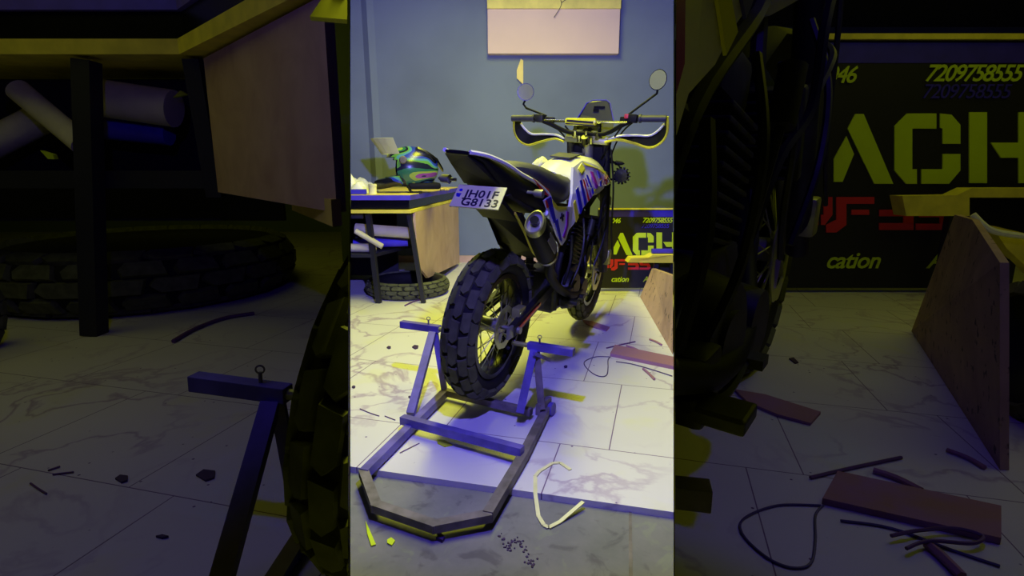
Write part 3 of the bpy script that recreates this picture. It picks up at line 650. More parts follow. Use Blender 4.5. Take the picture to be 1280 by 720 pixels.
# ------------------------------------------------------------------ paddock stand (centre coordinates, optionally moved by T)
def paddock_stand(T, label):
    t = thing('paddock_stand', label, 'stand', mtx=T)
    O = lambda n, b, m, **k: obj(n, b, m, t, **k)
    w = .030
    loop = [(-.286, 2.207, .018), (-.466, 1.577, .012), (-.389, 1.414, .005), (-.21, 1.326, .003), (-.067, 1.369, .005), (.04, 1.692, .013), (.145, 2.069, .018)]
    loop = [(x, y, z+.012) for x, y, z in loop]
    ext = lambda p, q_: (Vector(p)-(Vector(q_)-Vector(p)).normalized()*.009, Vector(q_)+(Vector(q_)-Vector(p)).normalized()*.009)
    O('base_loop', MB().bar(*ext(loop[1], loop[2]), w, .0242).bar(*ext(loop[2], loop[3]), w, .0238).bar(*ext(loop[3], loop[4]), w, .0241), 'rust', label='bent grey front loop')
    O('side_rail', MB().bar(loop[0], loop[1], w, w), 'steel')
    O('side_rail', MB().bar(loop[4], loop[5], w, w).bar(loop[5], loop[6], w, w), 'rust')
    O('cross_bar', MB().bar((-.409, 1.91, .05), (.034, 1.671, .05), w, w), 'steel')
    O('cross_bar', MB().bar((-.286, 2.207, .034), (.075, 2.005, .034), w*.9, w*.9), 'rust')
    O('upright', MB().bar((-.386, 1.952, .05), (-.335, 2.235, .285), w, w, up=(1, 0, 0)), 'steel')
    O('upright', MB().bar((-.286, 2.207, .03), (-.325, 2.245, .285), w*.8, w*.8, up=(1, 0, 0)), 'steel')
    O('upright', MB().bar((.03, 1.966, .05), (.085, 2.06, .27), w*1.15, w, up=(1, 0, 0)), 'steel')
    O('upright', MB().bar((.115, 1.998, .05), (.095, 2.065, .27), w*.9, w*.9, up=(1, 0, 0)), 'rust')
    a0 = Vector((-.481, 2.318, .303)); a1 = Vector((-.305, 2.238, .303)); r1 = Vector((.065, 2.075, .285)); r0 = Vector((.235, 1.994, .283))
    O('support_arm', MB().bar(a0, a1, w, w, bevel=.002), 'steel'); O('support_arm', MB().bar(r1, r0, w, w, bevel=.002), 'steel')
    O('axle_rod', MB().cyl(r1, r1+(r1-r0).normalized()*.07, .010, seg=10), 'spoke'); O('axle_rod', MB().cyl(a1, a1+(a1-a0).normalized()*.07, .010, seg=10), 'spoke')
    for c in (a0.lerp(a1, .72), r1.lerp(r0, .25)):
        O('locking_pin', MB().cyl(c+Vector((0, 0, .01)), c+Vector((0, 0, .035)), .0035, seg=8).lathe([(-.0015, .006), (0, .009), (.0015, .006)], c+Vector((0, 0, .04)), 'Y', 14), 'rust')
    O('wheel_stub', MB().cyl((.125, 2.065, .028), (.165, 2.045, .028), .027, seg=18), 'steel')
    O('gusset', MB().bar((.10, 1.99, .05), (.15, 2.07, .05), .02, .045), 'rust')
    O('handle_tab', MB().bar((.085, 2.02, .27), (.15, 2.10, .215), .012, .014), 'steel')
    return t

# ==================================================================  MIDDLE BAY
motorcycle(CENTRE, 'white and yellow dual-sport motorcycle raised on a paddock stand')
paddock_stand(Matrix.Identity(4), 'blue-grey tubular paddock stand under the rear wheel')

# banner board leaning at the right, with stencil lettering
def stencil(P, depth):
    """P maps (x, y) pixels of the centre photo on the board to 3-D; returns the letter builders"""
    L = {}
    L['A'] = [[(782.5, 291.5), (778, 291.5), (776, 296), (790, 318.8), (797.5, 318.8)] and [(775.5, 291.2), (772.5, 297), (783, 318.8), (790.5, 318.8), (778.8, 291.2)], [(772, 300), (775, 307), (770.5, 318), (767, 318), (767, 309)]]
    L['C'] = [[(807.5, 291), (796, 291), (791, 296), (791, 313.5), (795.5, 318.8), (799.8, 318.8), (799.8, 313), (798, 313), (798, 297), (807.5, 297)],
              [(809, 291), (813.5, 291.5), (817, 295.5), (817, 303), (810, 303), (810, 297), (809, 296.6)],
              [(810, 307), (817, 307), (817, 313.5), (812.5, 318.8), (801.6, 318.8), (801.6, 313), (810, 313)]]
    L['H'] = [[(820.5, 290.5), (827.5, 290.5), (827.5, 318.5), (820.5, 318.5)], [(829, 302.5), (840, 302.5), (840, 290.5), (847, 290.5), (847, 318.5), (840, 318.5), (840, 308.5), (833, 308.5)]]
    out = []
    for k, polys in L.items():
        b = MB()
        for p in polys: b.prism([P(x, y) for x, y in p], (0, -depth, 0))
        out.append((k, b))
    return out
def red_word(P, depth):
    out = []
    polys = [[[(744, 324), (752, 324), (752, 327), (749, 327), (749, 333), (746, 333), (746, 327), (744, 327)]],
             [[(754, 324), (757.5, 324), (757.5, 331), (761, 331), (761, 335), (757, 335), (754, 331)], [(763, 324), (766.5, 324), (766.5, 331), (763.5, 335), (762, 335), (762, 331), (763, 331)]],
             [[(768, 324), (783, 324), (783, 326.7), (772, 326.7), (772, 335), (768, 338), (764, 338), (764, 335), (768, 333)], [(774, 329), (781, 329), (781, 331), (774, 331)]],
             [[(785, 329), (797, 329), (798.5, 331), (798.5, 337), (785, 337), (785, 334.3), (794.5, 334.3), (794.5, 331.6), (785, 331.6)]],
             [[(799.5, 324), (812, 324), (812, 326.5), (803.5, 326.5), (803.5, 329.5), (811, 329.5), (813, 331.5), (813, 335), (811, 337), (799.5, 337), (799.5, 334.5), (809, 334.5), (809, 332), (801, 332), (799.5, 330)]]]
    for pl in polys:
        b = MB()
        for p in pl: b.prism([P(x-.0, y) for x, y in p], (0, -depth, 0))
        out.append(b)
    return out
def banner(P, x0, x1, Yb, label, s, xl, thick=.03):
    """P(x,y): centre-photo pixel -> board point"""
    tl, tr, br, bl = P(x0, 262), P(x1, 262), P(x1, 360), P(x0, 360)
    base = P((x0+x1)/2, 360)
    t = thing('shop_banner', label, 'sign', loc=base)
    R = lambda b: (bmesh.ops.translate(b.bm, vec=-base, verts=b.bm.verts[:]), b)[1]
    z0 = bl.z; b = MB().prism([tl, tr, Vector((tr.x, Yb, z0)), Vector((tl.x, Yb, z0))], (0, thick*s, 0))
    obj('board', R(b), 'bannerblk', t)
    b = MB().prism([P(x0, 262)+Vector((0, 0, .012*s)), Vector((tr.x, Yb, tr.z+.012*s)), tr, tl], (0, -.012*s, 0)); obj('top_edge', R(b), 'yellow', t, label='pale yellow top edge')
    b = MB().prism([P(xl, 263), P(x1, 263), P(x1, 275 if False else 271), P(xl, 271)], (0, -.001*s, 0)); obj('blue_band', R(b), 'letterblue', t)
    e = -.003*s
    for k, bb in stencil(lambda x, y: P(x, y), .003*s): obj('letter', R(bb), 'lime', t, label='lime stencil letter '+k)
    for bb in red_word(lambda x, y: P(x, y), .003*s): obj('letter', R(bb), 'letterred', t, label='red stencil letter')
    u = (P(800, 300)-P(790, 300)).length/10   # metres per pixel here
    off = Vector((0, -.002*s, 0))
    obj('lettering', R(textbm('7209758555', 8.6*u, P(802.5, 278.2)+off, (1, 0, 0), (0, 0, 1), .001*s, shear=.25, bold=.12*u, space=.86)), 'lime', t)
    obj('lettering', R(textbm('046', 8.6*u, P(763.6, 278.8)+off, (1, 0, 0), (0, 0, 1), .001*s, shear=.25, bold=.12*u, space=.86)), 'lime', t)
    obj('lettering', R(textbm('7209758555', 7.6*u, P(801.5, 285.0)+off, (1, 0, 0), (0, 0, 1), .001*s, shear=.15, space=.9)), 'letterblue', t)
    obj('lettering', R(textbm('cation', 9.6*u, P(763.5, 352.2 if False else 352.0)+off, (1, 0, 0), (0, 0, 1), .001*s, shear=.25, bold=.15*u, space=.95)), 'lime', t)
    obj('lettering', R(textbm('A', 9.6*u, P(803.8, 352.0)+off, (1, 0, 0), (0, 0, 1), .001*s, shear=.25, bold=.15*u)), 'lime', t)
    return t
CTX['clip'] = [clipplane(1, .004, False)]
banner(lambda x, y: ony(x, y, 4.345), 748, 850, 4.345, 'black board with lime stencil letters behind the front wheel', 1, 752)

# plywood sheet, bench and tyre at the right edge
b = MB().prism([onz(800, 371, .001), onz(846, 452, .001), (.905, 2.75, .40), (1.05, 4.08, .235)], (.03, 0, 0))
tag(obj('plywood_sheet', b, 'crate'), 'stained plywood sheet standing on edge beside the black board', 'board')
t = thing('low_bench', 'low yellow-topped bench behind the stained plywood sheet', 'bench', loc=(1.1, 4.22, 0))
b = MB().prism([(-.21, -.03, .262), (-.19, -.05, .30), (-.06, -.06, .305), (-.03, -.06, .325), (.3, -.06, .325), (.3, -.06, .262)], (0, .12, 0)); obj('bench_top', b, 'yellow', t)
for x in (.02, .15): obj('leg', MB().box((x, .02, .131), (.035, .035, .262)), 'dark', t)
b = MB().cyl((1.08, 4.23, .345), (1.5, 4.23, .345), .02, seg=14); tag(obj('paper_roll', b, 'letterblue', smooth=True), 'dark blue roll lying on the low bench', 'roll')
def loose_tyre(name, label, c, R, W, flat=True, rz=0., tilt=0., m2='rubber'):
    m = Matrix.Translation(c) @ Matrix.Rotation(rz, 4, 'Z') @ (Matrix.Rotation(pi/2+tilt, 4, 'X') if flat else Matrix.Rotation(tilt, 4, 'X'))
    t = thing(name, label, 'tyre', mtx=m)
    car, tr = tyre_bm(R, W, R*.70)
    # open inside: hollow look
    o = obj('carcass', car, 'rubber2', t, True); obj('tread_block', tr, 'rubber', t)
    if len(t.children) == 0 and o is None: bpy.data.objects.remove(t)
    return t
loose_tyre('tyre', 'knobbly tyre edge showing beside the stained plywood sheet', (1.17, 3.0, .30), .30, .12, False, radians(70))
CTX['clip'] = [clipplane(-1, .004, False)]
loose_tyre('tyre', 'black knobbly tyre lying flat under the table, in the bright bay', (-.83, 4.31, .062), .325, .115)
# --- table with rolled paper shelf
t = thing('work_table', 'laminate-topped work table holding the helmet, with dark legs', 'table', loc=(-.95, 3.9, 0))
fx = .225 # front right corner, local x
b = MB().prism([(-.6, 0, .755), (fx+.01, 0, .755), (fx+.21, 1.75, .755), (-.6, 1.75, .755)], (0, 0, .035)); obj('table_top', b, 'topwood', t)
b = MB().prism([(-.6, -.006, .752), (fx+.016, -.006, .752), (fx+.216, 1.75, .752), (fx+.19, 1.75, .752), (fx-.01, .01, .752), (-.6, .01, .752)], (0, 0, .033)); obj('edge_band', b, 'blue', t, label='blue edge band')
b = MB().prism([(-.6, .03, .69), (fx, .03, .69), (fx+.2, 1.7, .69), (-.6, 1.7, .69)], (0, 0, .06)); obj('under_board', b, 'gloss', t)
b = MB().prism([(-.6, -.02, .662), (fx+.015, -.02, .662), (fx+.20, 1.72, .662), (-.6, 1.72, .662)], (0, 0, .022)); obj('lower_top', b, 'yellow', t, label='yellow lower board')
b = MB().prism([(fx+.03, .10, .28), (fx+.03, .10, .66), (fx+.19, 1.66, .66), (fx+.19, 1.66, .02), (fx+.14, 1.2, .16)][:2]+[(fx+.19, 1.66, .66), (fx+.19, 1.66, .03), (fx+.06, .40, .12)], (-.02, 0, 0)); obj('side_panel', b, 'tan', t)
for i, (x, y, dx) in enumerate(((-.03+fx*.0-.0, .06, .0),)): pass
obj('leg', MB().bar((-.03, .05, 0), (-.075, .06, .665), .035, .035), 'dark', t)
obj('leg', MB().bar((fx+.075, .05, .0), (fx-.01, .06, .665), .03, .03), 'dark', t)
obj('leg', MB().bar((fx+.04, 1.5, 0), (fx+.04, 1.5, .665), .03, .03), 'dark', t)
obj('leg', MB().bar((-.45, 1.5, 0), (-.45, 1.5, .665), .03, .03), 'dark', t)
obj('shelf', MB().prism([(-.6, .04, .34), (-.05, .04, .34), (fx+.13, 1.2, .34), (-.6, 1.2, .34)], (0, 0, .025)), 'dark', t)
obj('apron', MB().box((-.36, .05, .64), (.50, .02, .04)), 'dark', t)
obj('shade_panel', MB().box((-.35, 1.0, .34), (.56, .02, .62)), 'dark', t)  # dark sheet added for the shade under the table
for i, (a, b_, r, m, lb) in enumerate((((-1.23, 4.02, .40), (-1.0, 4.0, .40), .032, 'paper', 'cream paper roll at the shelf front, left in the bright bay'),
      ((-1.16, 4.10, .53), (-.76, 4.10, .50), .042, 'paper', 'largest cream paper roll lying under the table top, bright bay'),
      ((-1.12, 3.95, .53), (-.93, 3.94, .42), .020, 'paper', 'thin cream roll leaning down across the shelf, bright bay'),
      ((-1.2, 4.16, .41), (-.80, 4.22, .42), .036, 'blue', 'blue roll at the back of the shelf, bright bay'))):
    tag(obj('paper_roll', MB().lathe([(0, r), (0, r*.8), (-.01, r*.8)] if 0 else [(0, r)], seg=3) if 0 else MB().cyl(a, b_, r, seg=16), m, smooth=True), lb, 'paper roll', 'paper rolls on the bright table shelf')
# things on the table top (z .79)
def helmet(T, label):
    t = thing('full_face_helmet', label, 'helmet', mtx=T)
    # shell faces -X
    b = MB(); bm = b.bm
    bmesh.ops.create_uvsphere(bm, u_segments=36, v_segments=24, radius=1)
    for v in bm.verts:
        x, y, z = v.co; v.co = (x*.165*(1.08 if x > 0 else 1.0), y*.125, z*.135+.15)
        if v.co.z < .06: v.co.z = .06-(.06-v.co.z)*.5
    rm = [f for f in bm.faces if (f.calc_center_median().x < -.085 and .10 < f.calc_center_median().z < .215) or f.calc_center_median().z < .03]
    bmesh.ops.delete(bm, geom=rm, context='FACES')
    sh = obj('shell', b, 'helmet', t, True)
    b = MB(); b.tube([(-.06, .115, .085), (-.14, .085, .065), (-.185, .04, .055), (-.195, 0, .053), (-.185, -.04, .055), (-.14, -.085, .065), (-.06, -.115, .085)], .030, 10); obj('chin_bar', b, 'helmet', t, True)
    b = MB().box((-.195, -.02, .055), (.03, .06, .025), bevel=.006); obj('chin_vent', b, 'redplastic', t, True)
    b = MB()
    for k in range(9):
        a0 = -1.2+2.4*k/9; a1 = -1.2+2.4*(k+1)/9
        pt = lambda a, r, z: Vector((-cos(a)*r-.01, sin(a)*r*.80, z))
        b.prism([pt(a0, .158, .235), pt(a1, .158, .235), pt(a1, .20, .325)+Vector((-.02, 0, 0)), pt(a0, .20, .325)+Vector((-.02, 0, 0))], (.003, 0, .002))
    obj('visor', b, 'visor', t, True)
    for s in (-1, 1): obj('visor_pivot', MB().cyl((-.045, s*.120, .20), (-.045, s*.135, .20), .024, .018, 18), 'rust', t, True)
    b = MB().loft([[(x, y, z) for x, y, z in ((.05+dx, -wd, zz), (.05+dx, wd, zz), (.05+dx, wd*.8, zz+.02), (.05+dx, -wd*.8, zz+.02))] for dx, wd, zz in ((0, .05, .262), (.06, .06, .235), (.12, .055, .19), (.155, .04, .13))]); obj('rear_spoiler', b, 'gloss', t, True)
    b = MB().box((.08, 0, .045), (.2, .2, .04), bevel=.015).tube([(-.02, -.1, .05), (.0, -.12, .01), (.06, -.12, .01)], .008, 6); obj('lining', b, 'black', t, True)
    return t
helmet(Matrix.Translation((-.775, 4.28, .785)) @ Matrix.Rotation(radians(14), 4, 'Z') @ Matrix.Scale(1.22, 4), 'green, blue and purple full-face helmet with raised visor on the table')
# crumpled white cloth
b = MB(); bm = b.bm; bmesh.ops.create_grid(bm, x_segments=44, y_segments=36, size=.5)
for v in bm.verts:
    x, y = v.co.x, v.co.y; e = max(abs(x), abs(y))*2
    n = noise.noise(Vector((x*6, y*6, 3)))
    v.co = (-1.24+x*.40, 4.2+y*.46, .792+max(0, (1-e**3))*(.105+.09*n))
tag(obj('white_cloth', b, 'cloth', smooth=True), 'crumpled white cloth on the table left of the helmet', 'cloth')
b = MB().cyl((-.99, 3.98, .79), (-.99, 3.98, .845), .028, seg=20).cyl((-.99, 3.98, .845), (-.99, 3.98, .86), .030, seg=20)
tag(obj('small_jar', b, 'strap', smooth=True), 'small cream jar at the table front edge', 'jar')
b = MB().box((-1.1, 3.955, .808), (.14, .09, .034), rot=(0, 0, .2), bevel=.006); tag(obj('patterned_pouch', b, 'navy'), 'dark blue pouch beside the small cream jar', 'pouch')
b = MB().tube([(-.62, 4.9, .797), (-.6, 4.75, .80), (-.57, 4.85, .80), (-.53, 4.7, .797), (-.55, 4.62, .80)], .007, 6); tag(obj('crumpled_strap', b, 'topwood'), 'crumpled cord on the table behind the helmet', 'cord')
b = MB().lathe([(0, .001), (0, .075), (.03, .07), (.055, .04), (.06, .001)], (-1.28, 4.75, .79), 'Z', 20, closed=False); tag(obj('grey_cap', b, 'seat', smooth=True), 'grey rounded cap behind the white cloth', 'cap')
CTX['clip'] = []

# --- litter on the floor of the middle bay
def flat(name, pts, m, label, cat, z=.0, th=.006, group=None):
    b = MB().prism([onz(x, y, z+.0005) for x, y in pts], (0, 0, th)); return tag(obj(name, b, m), label, cat, group)
def strand(name, pts, r, m, label, cat, z=0., group=None):
    b = MB().tube([onz(x, y, z+r) for x, y in pts], r, 6); return tag(obj(name, b, m, smooth=True), label, cat, group)
flat('wood_offcut', [(728, 401), (740, 403), (762, 410), (758, 414.5), (745, 411), (733, 406)], 'plank', 'violet wood offcut lying under the front tyre', 'offcut', th=.008)
flat('wood_plank', [(768.5, 434.5), (842, 450), (842, 462), (762.5, 445.5)], 'plank', 'wide violet-brown plank on the tiles, in the bright bay', 'plank', th=.018)
strand('thin_stick', [(758, 435), (775, 431), (794, 427)], .004, 'stick', 'long thin stick beyond the plank, in the bright bay', 'stick')
strand('wood_splinter', [(783, 432), (792, 435), (802, 440)], .006, 'plank', 'short splinter touching the far side of the plank', 'splinter')
strand('wood_splinter', [(804, 461), (810, 466), (818, 474)], .006, 'plank', 'reddish splinter in front of the plank, bright bay', 'splinter')
strand('wood_splinter', [(812, 424), (820, 427), (827, 431)], .006, 'plank', 'violet splinter beside the plywood sheet', 'splinter')
strand('wire_loop', [(762, 446), (745, 446), (732, 451), (731, 457), (740, 466), (750, 470.5), (758, 469), (760, 460), (760, 450), (763, 446)], .0025, 'wire', 'thin wire loop on the tiles left of the plank', 'wire')
strand('thin_wire', [(770, 452), (790, 455), (815, 462), (840, 470)], .003, 'wire', 'thin straight wire in front of the plank', 'wire')
b = MB(); P = [onz(x, y, .006) for x, y in ((713, 586), (700, 577), (690, 578), (674, 588), (669, 594), (669, 615), (673, 636), (680, 647), (686, 650), (700, 643), (729, 626))]
Q = [q for q in P]
tw = MB()
for i in range(len(Q)-1):
    a, c = Q[i], Q[i+1]; d = (c-a).normalized(); n = Vector((-d.y, d.x, 0))*.006; zt = -.02 if a.y < ey(a.x) else 0
    low = a.y < ey(a.x)-.02 and c.y < ey(c.x)-.02; zz_ = lambda p: .001 if p.y > ey(p.x)-.03 else -.019
    a2 = Vector((a.x, a.y, zz_(a))); c2 = Vector((c.x, c.y, zz_(c)))
    tw.prism([a2+n, c2+n, c2-n, a2-n], (0, 0, .003))
tag(obj('cream_strap', tw, 'strap'), 'cream strap curling over the tile edge onto the concrete', 'strap')
flat('paper_shred', [(457, 652), (470, 682), (464, 683.5), (459, 668)], 'lime', 'long pale green paper shred on the concrete', 'paper', z=-.0212, th=.004)
flat('paper_scrap', [(484, 676), (489, 673), (494, 677), (490, 683), (484, 680)], 'lime', 'small pale green paper scrap on the concrete', 'paper', z=-.0212, th=.004)
flat('dark_clip', [(546, 667), (550, 668), (556, 675), (553, 679), (545, 675), (551, 674)], 'debris', 'small dark clip on the concrete before the stand', 'clip', z=-.0212, th=.01)
for i, (x, y, s_, lb) in enumerate(((486, 435, 2.6, 'small dark chip on the tiles left of the stand'), (519, 434.5, 4., 'larger dark chip next to the stand upright'), (442, 484.5, 2.2, 'dark chip near the left tiles, in the bright bay'), (707, 459, 2.2, 'dark chip in front of the right stand arm'), (512, 497, 1.6, 'tiny dark crumb beside the stand side rail'))):
    flat('dirt_chip', [(x-s_, y), (x-s_*.2, y-s_*.55), (x+s_, y-s_*.4), (x+s_*.9, y+s_*.3), (x, y+s_*.6)], 'debris', lb, 'debris', th=.006, group='dark chips on the tiles')
for pts, lb in (([(450, 511), (462, 516), (474, 520)], 'long violet thread on the tiles left of the stand'), ([(481, 520), (494, 525)], 'short violet thread nearest the stand side rail'), ([(500, 566), (512, 560), (524, 554)], 'violet thread inside the stand frame')):
    strand('thread', pts, .002, 'stick', lb, 'thread', group='threads on the tiles')
flat('paper_scrap', [(546, 550), (556, 551), (566, 557), (556, 559), (547, 555)], 'lime', 'pale green paper scrap inside the stand frame', 'paper', th=.003)
strand('twig', [(506, 382), (517, 377), (532, 373), (545, 370)], .005, 'stick', 'thin twig on the tiles before the tyre, bright bay', 'twig')
b = MB(); rr = random.Random(3)
for k in range(60):
    t_ = k/59; x = 625+t_*45+rr.uniform(-4, 4); y = 670+t_*30+rr.uniform(-5, 5)+8*sin(t_*9); p = onz(x, y, -.021); s_ = rr.uniform(.002, .006)
    b.box(p+Vector((0, 0, .001)), (s_, s_, .003), rot=(0, 0, rr.uniform(0, 3)))
tag(obj('oily_grit', b, 'debris', kind='stuff'), 'scattered dark grit on the concrete', 'grit')
b = MB()
for x0, x1 in (((543, 610)), ) : pass
b.prism([onz(786, 640, -.0208), onz(789.5, 640, -.0208), onz(791, 722, -.0208), onz(786, 722, -.0208)], (0, 0, .0012))
tag(obj('paint_line', b, 'rust'), 'straight pale line running across the concrete floor', 'mark')

# ==================================================================  LEFT BAY (dark)
Z = lambda x, y: (640+(x-640)*3.16049, 360+(y-360)*3.16049)
CTX['clip'] = [clipplane(-1, .004, True), (Vector((0, .5, 0)), Vector((0, -1, 0)))]
LM = bikemtx(1.421, 10.95, 8.46, (-.286, 1.263, 0), .1)
def side_bike(mtx, label, keep):
    t = motorcycle(mtx, label)
    for c in list(t.children):
        if c.name.split('.')[0] not in keep:
            for g in list(c.children): bpy.data.objects.remove(g)
            bpy.data.objects.remove(c)
    return t
side_bike(LM, 'dark motorcycle rear tyre seen close at the left partition', ('rear_tyre', 'number_plate', 'tail_cowl', 'rear_mudguard'))
TL = LM @ CENTRE.inverted()
paddock_stand(TL, 'dark blue stand arm and leg beside the left close tyre')
# big corner table
t = thing('corner_table', 'large dark corner table against the left partition', 'table', loc=(-1.84, 3.18, 0))
pA = ony(232, 60, 3.18); pB = ony(411, 0, 2.06)
base = Vector((-1.84, 3.18, 0))
A = Vector((pA.x, 3.18, 0))-base; Bc = Vector((pB.x, 2.06, 0))-base
back = [(.35, .9), (-3.4, .9), (-3.4, 0)]
def slab(name, z0, z1, m, grow=0., **k):
    d = (Bc-A).normalized(); n = Vector((d.y, -d.x, 0)); n = n if n.y < 0 else -n
    a = A+Vector((-.2*grow, -grow, 0)); bb = Bc+n*grow
    b = MB().prism([(-3.4, -grow, z0), (a.x, a.y, z0), (bb.x, bb.y, z0), (.95, -.55, z0), (.35, .9, z0), (-3.4, .9, z0)], (0, 0, z1-z0)); return obj(name, b, m, t, **k)
zf = lambda y: ony(200, y, 3.18).z
slab('table_top', zf(14), zf(-60), 'blue', .03, label='dark blue thick table edge')
slab('under_board', zf(49), zf(14)-.002, 'gloss', 0.)
slab('lower_top', zf(70), zf(51), 'yellow', .05, label='yellow lip board')
n_ = Vector((0, 0, 0))
b = MB().prism([A+Vector((.1, -.02, zf(74))), Bc+Vector((-.02, 0, zf(74))), Bc+Vector((-.02, 0, zf(247))), A+Vector((.1, -.02, zf(240)))], (.02, .05, 0)); obj('side_panel', b, 'tan', t)
b = MB().prism([A+Vector((.62, -.3, zf(236))), Bc+Vector((-.03, -.03, zf(236))), Bc+Vector((-.03, -.03, zf(258))), A+Vector((.62, -.3, zf(258)))], (.02, .05, 0)); obj('lower_rail', b, 'topwood', t)
def leg(a, b_, w_): obj('leg', MB().bar(Vector(a)-base, Vector(b_)-base, w_, w_, up=(0, 1, 0)), 'dark', t)
leg(onz(118, 418), ony(108, 76, 3.2), .10); leg(ony(272, 245, 3.30)*1.0, ony(243, 74, 3.20), .09); leg(ony(205, 262, 4.0), ony(203, 180, 4.0), .08); leg((-4.8, 3.3, 0), (-4.8, 3.3, zf(76)), .1)
b = MB().prism([Vector((-5.2, 3.25, zf(236)))-base, Vector((-1.75, 3.25, zf(236)))-base, Vector((-1.55, 4.0, zf(236)))-base, Vector((-5.2, 4.0, zf(236)))-base], (0, 0, .10)); obj('shelf', b, 'dark', t)
b = MB().prism([Vector((-5.2, 3.9, zf(72)))-base, Vector((-1.6, 3.9, zf(72)))-base, Vector((-1.6, 3.9, zf(290)))-base, Vector((-5.2, 3.9, zf(290)))-base], (0, .03, 0)); obj('shade_panel', b, 'dark', t)  # dark sheet standing in for shade below the corner table
for a, b_, r, m, lb in ((ony(122, 122, 3.5), ony(218, 136, 3.5), .11, 'paper', 'thick cream roll under the large dark table top'),
      (ony(22, 112, 3.45), ony(103, 180, 3.35), .065, 'paper', 'cream roll sloping down across the dark table shelf'),
      (ony(-30, 190, 3.5), ony(52, 148, 3.6), .09, 'paper', 'cream roll at the left end of the dark shelf'),
      (ony(130, 160, 3.62), ony(212, 168, 3.62), .07, 'blue', 'blue roll beneath the thick cream roll, dark table')):
    tag(obj('paper_roll', MB().cyl(a, b_, r, seg=20), m, smooth=True), lb, 'paper roll', 'paper rolls on the dark table shelf')
b = MB().prism([ony(225, 113, 3.4), ony(233, 118, 3.4), ony(216, 122, 3.4)], (0, .03, 0)).prism([ony(50, 188, 3.3), ony(66, 193, 3.3), ony(68, 199, 3.3), ony(60, 199, 3.3)], (0, .03, 0)); tag(obj('paper_scrap', b, 'lime'), 'bright torn paper bits on the dark shelf', 'paper')
loose_tyre('tyre', 'huge dark knobbly tyre lying under the large dark table', (-2.95, 4.48, .21), 1.08, .40)
loose_tyre('tyre', 'knobbly tyre edge cut by the left end of the photo', (-2.92, 2.70, .22), .30, .16, False, radians(80))
strand('twig', [Z(x, y) for x, y in ((506, 381), (515, 376), (526, 372), (538, 370))], .012, 'stick', 'long thin twig on the dark left tiles', 'twig')
for i, (x, y, s_, lb) in enumerate(((152, 599.5, 8, 'small square dark chip, left of two on the dark tiles'), (257, 595, 12, 'larger dark chip, nearer the dark stand leg'), (203, 672, 8, 'thin dark sliver low on the dark left tiles'))):
    flat('dirt_chip', [(x-s_, y), (x-s_*.2, y-s_*.55), (x+s_, y-s_*.4), (x+s_*.9, y+s_*.3), (x, y+s_*.6)] if i < 2 else [(x-s_, y), (x, y-2), (x+s_, y), (x, y+2)], 'debris', lb, 'debris', th=.006, group='dark chips on the left tiles')
for pts, lb in (([(38, 604), (48, 611), (58, 617)], 'short dark thread near the left tiles corner'), ([(60, 588), (75, 583)], 'upper dark thread of the left tiles pair'), ([(66, 593), (92, 590)], 'lower dark thread of the left tiles pair')):
    strand('thread', pts, .003, 'stick', lb, 'thread', group='threads on the dark left tiles')

# ==================================================================  RIGHT BAY (dark)
CTX['clip'] = [clipplane(1, .004, True), (Vector((0, .6, 0)), Vector((0, -1, 0)))]
RM0 = bikemtx(1.843, 37.1, 1.9, (0, 0, 0), 4.8)
RM = bikemtx(1.843, 37.1, 1.9, Vector((1.191, 2.62, .0)) - (RM0 @ Vector((1.39, 0, 0))), 4.8)
t = motorcycle(RM, 'dark motorcycle front end cut off by the right partition')
for c in list(t.children):
    nm = c.name.split('.')[0]
    if nm in ('plate_text', 'muffler', 'muffler_cap_rim', 'exhaust_outlet', 'seat'):
        for g in list(c.children): bpy.data.objects.remove(g)
        bpy.data.objects.remove(c)
def PZ(Y): return lambda x, y: ony(*Z(x, y), Y)
banner(PZ(4.30), 757, 856, 4.30, 'large dark board with stencil letters on the right side', 3.16, 757)
b = MB().prism([onz(*Z(798, 377), .001), onz(*Z(833, 432), .001), ony(*Z(833, 350), 1.75), ony(*Z(822, 333), 2.4), ony(*Z(815, 331), 2.75)], (.03, 0, 0))
tag(obj('plywood_sheet', b, 'crate'), 'large stained plywood sheet standing in the dark right bay', 'board')
t = thing('low_bench', 'dark low bench with yellow rim behind the large plywood sheet', 'bench', loc=(3.2, 4.1, 0))
q = lambda x, y, Y: ony(x, y, Y)-Vector((3.2, 4.1, 0))
b = MB().prism([q(1128, 245, 4.06), q(1196, 244, 4.06), q(1215, 235, 4.06), q(1300, 235, 4.06), q(1300, 247, 4.06), q(1212, 247, 4.06), q(1212, 270, 4.06), q(1133, 270, 4.06)], (0, .14, 0)); obj('bench_top', b, 'yellow', t)
b = MB().prism([q(1212, 246, 4.07), q(1300, 246, 4.07), q(1300, 300, 4.07), q(1212, 270, 4.07)], (0, .12, 0)); obj('drawer', b, 'gloss', t)
b = MB().prism([q(1240, 282, 4.05), q(1300, 296, 4.05), q(1300, 350, 4.05), q(1258, 310, 4.05)], (0, .1, 0)); obj('side_brace', b, 'yellow', t)
for X in (3.3, 3.8): obj('leg', MB().bar((X-3.2, .07, 0), (X-3.2, .07, q(1200, 268, 4.06).z), .06, .06, up=(0, 1, 0)), 'dark', t)
b = MB().tube([ony(1216, 268, 3.95), ony(1240, 288, 3.9), ony(1285, 296, 3.9)], .022, 8); tag(obj('hose', b, 'cloth', smooth=True), 'pale bent hose hanging at the dark right bench', 'hose')
loose_tyre('tyre', 'tyre with chevron tread at the right end of the photo', (2.08, 2.05, .27), .27, .22, False, radians(75))
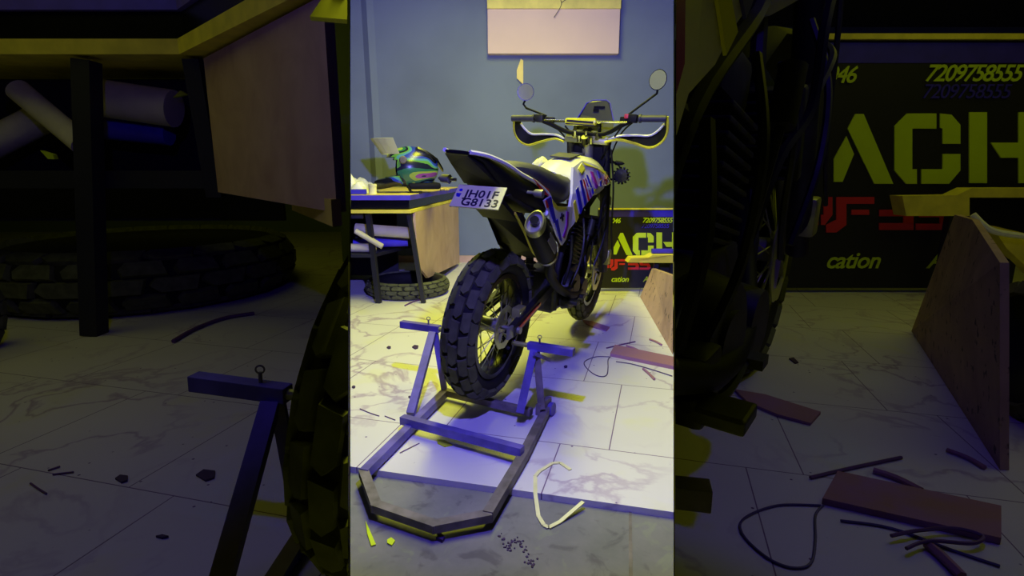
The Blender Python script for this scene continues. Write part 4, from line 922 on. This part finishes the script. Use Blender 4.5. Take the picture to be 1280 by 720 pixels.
zf2 = lambda pts: [Z(x, y) for x, y in pts]
flat('wood_offcut', zf2([(728, 401), (740, 403), (762, 410), (758, 414.5), (745, 411), (733, 406)]), 'plank', 'violet wood offcut under the dark front tyre', 'offcut', th=.012)
flat('wood_plank', zf2([(768.5, 434.5), (833, 448.5), (833, 461.5), (762.5, 445.5)]), 'plank', 'wide plank lying on the dark right tiles', 'plank', th=.02)
strand('thin_stick', zf2([(758, 435), (775, 431), (794, 427)]), .006, 'stick', 'long thin stick on the dark right tiles', 'stick')
strand('wood_splinter', zf2([(783, 432), (792, 435), (802, 440)]), .010, 'plank', 'splinter between stick and plank, dark right tiles', 'splinter')
strand('wood_splinter', zf2([(804, 461), (810, 466), (818, 474)]), .012, 'plank', 'reddish splinter in front of the dark plank', 'splinter')
strand('wood_splinter', zf2([(812, 424), (820, 427), (827, 431)]), .008, 'plank', 'splinter beside the large plywood sheet', 'splinter')
strand('wire_loop', zf2([(762, 446), (745, 446), (732, 451), (731, 457), (740, 466), (750, 470.5), (758, 469), (760, 460), (760, 450), (763, 446)]), .0035, 'wire', 'wire loop on the dark right tiles', 'wire')
strand('thin_wire', zf2([(790, 458), (800, 456), (815, 455), (826, 458), (822, 461), (805, 460), (796, 463)]), .005, 'stick', 'curled wire lying over the dark plank', 'wire', z=.02)
strand('thin_wire', zf2([(770, 452), (790, 455), (815, 464), (833, 470)]), .004, 'wire', 'straight wire running past the dark plank', 'wire')
flat('dirt_chip', [(986, 449), (992, 448), (998, 454), (994, 455)], 'debris', 'small dark chip right of the dark front tyre', 'debris')
# end of the stand's arm
a_ = onz(780, 616, .26); b = MB().bar(onz(800, 610, .24), onz(888, 620, .24), .055, .055, bevel=.003)
t = thing('stand_arm', 'dark blue square arm end poking out of the right partition', 'stand', loc=(0, 0, 0)); obj('arm_tube', b, 'steel', t)
CTX['clip'] = []
# rims of the room behind the camera stay empty
for o in list(bpy.data.objects):
    if o.type == 'EMPTY' and not o.children: bpy.data.objects.remove(o)
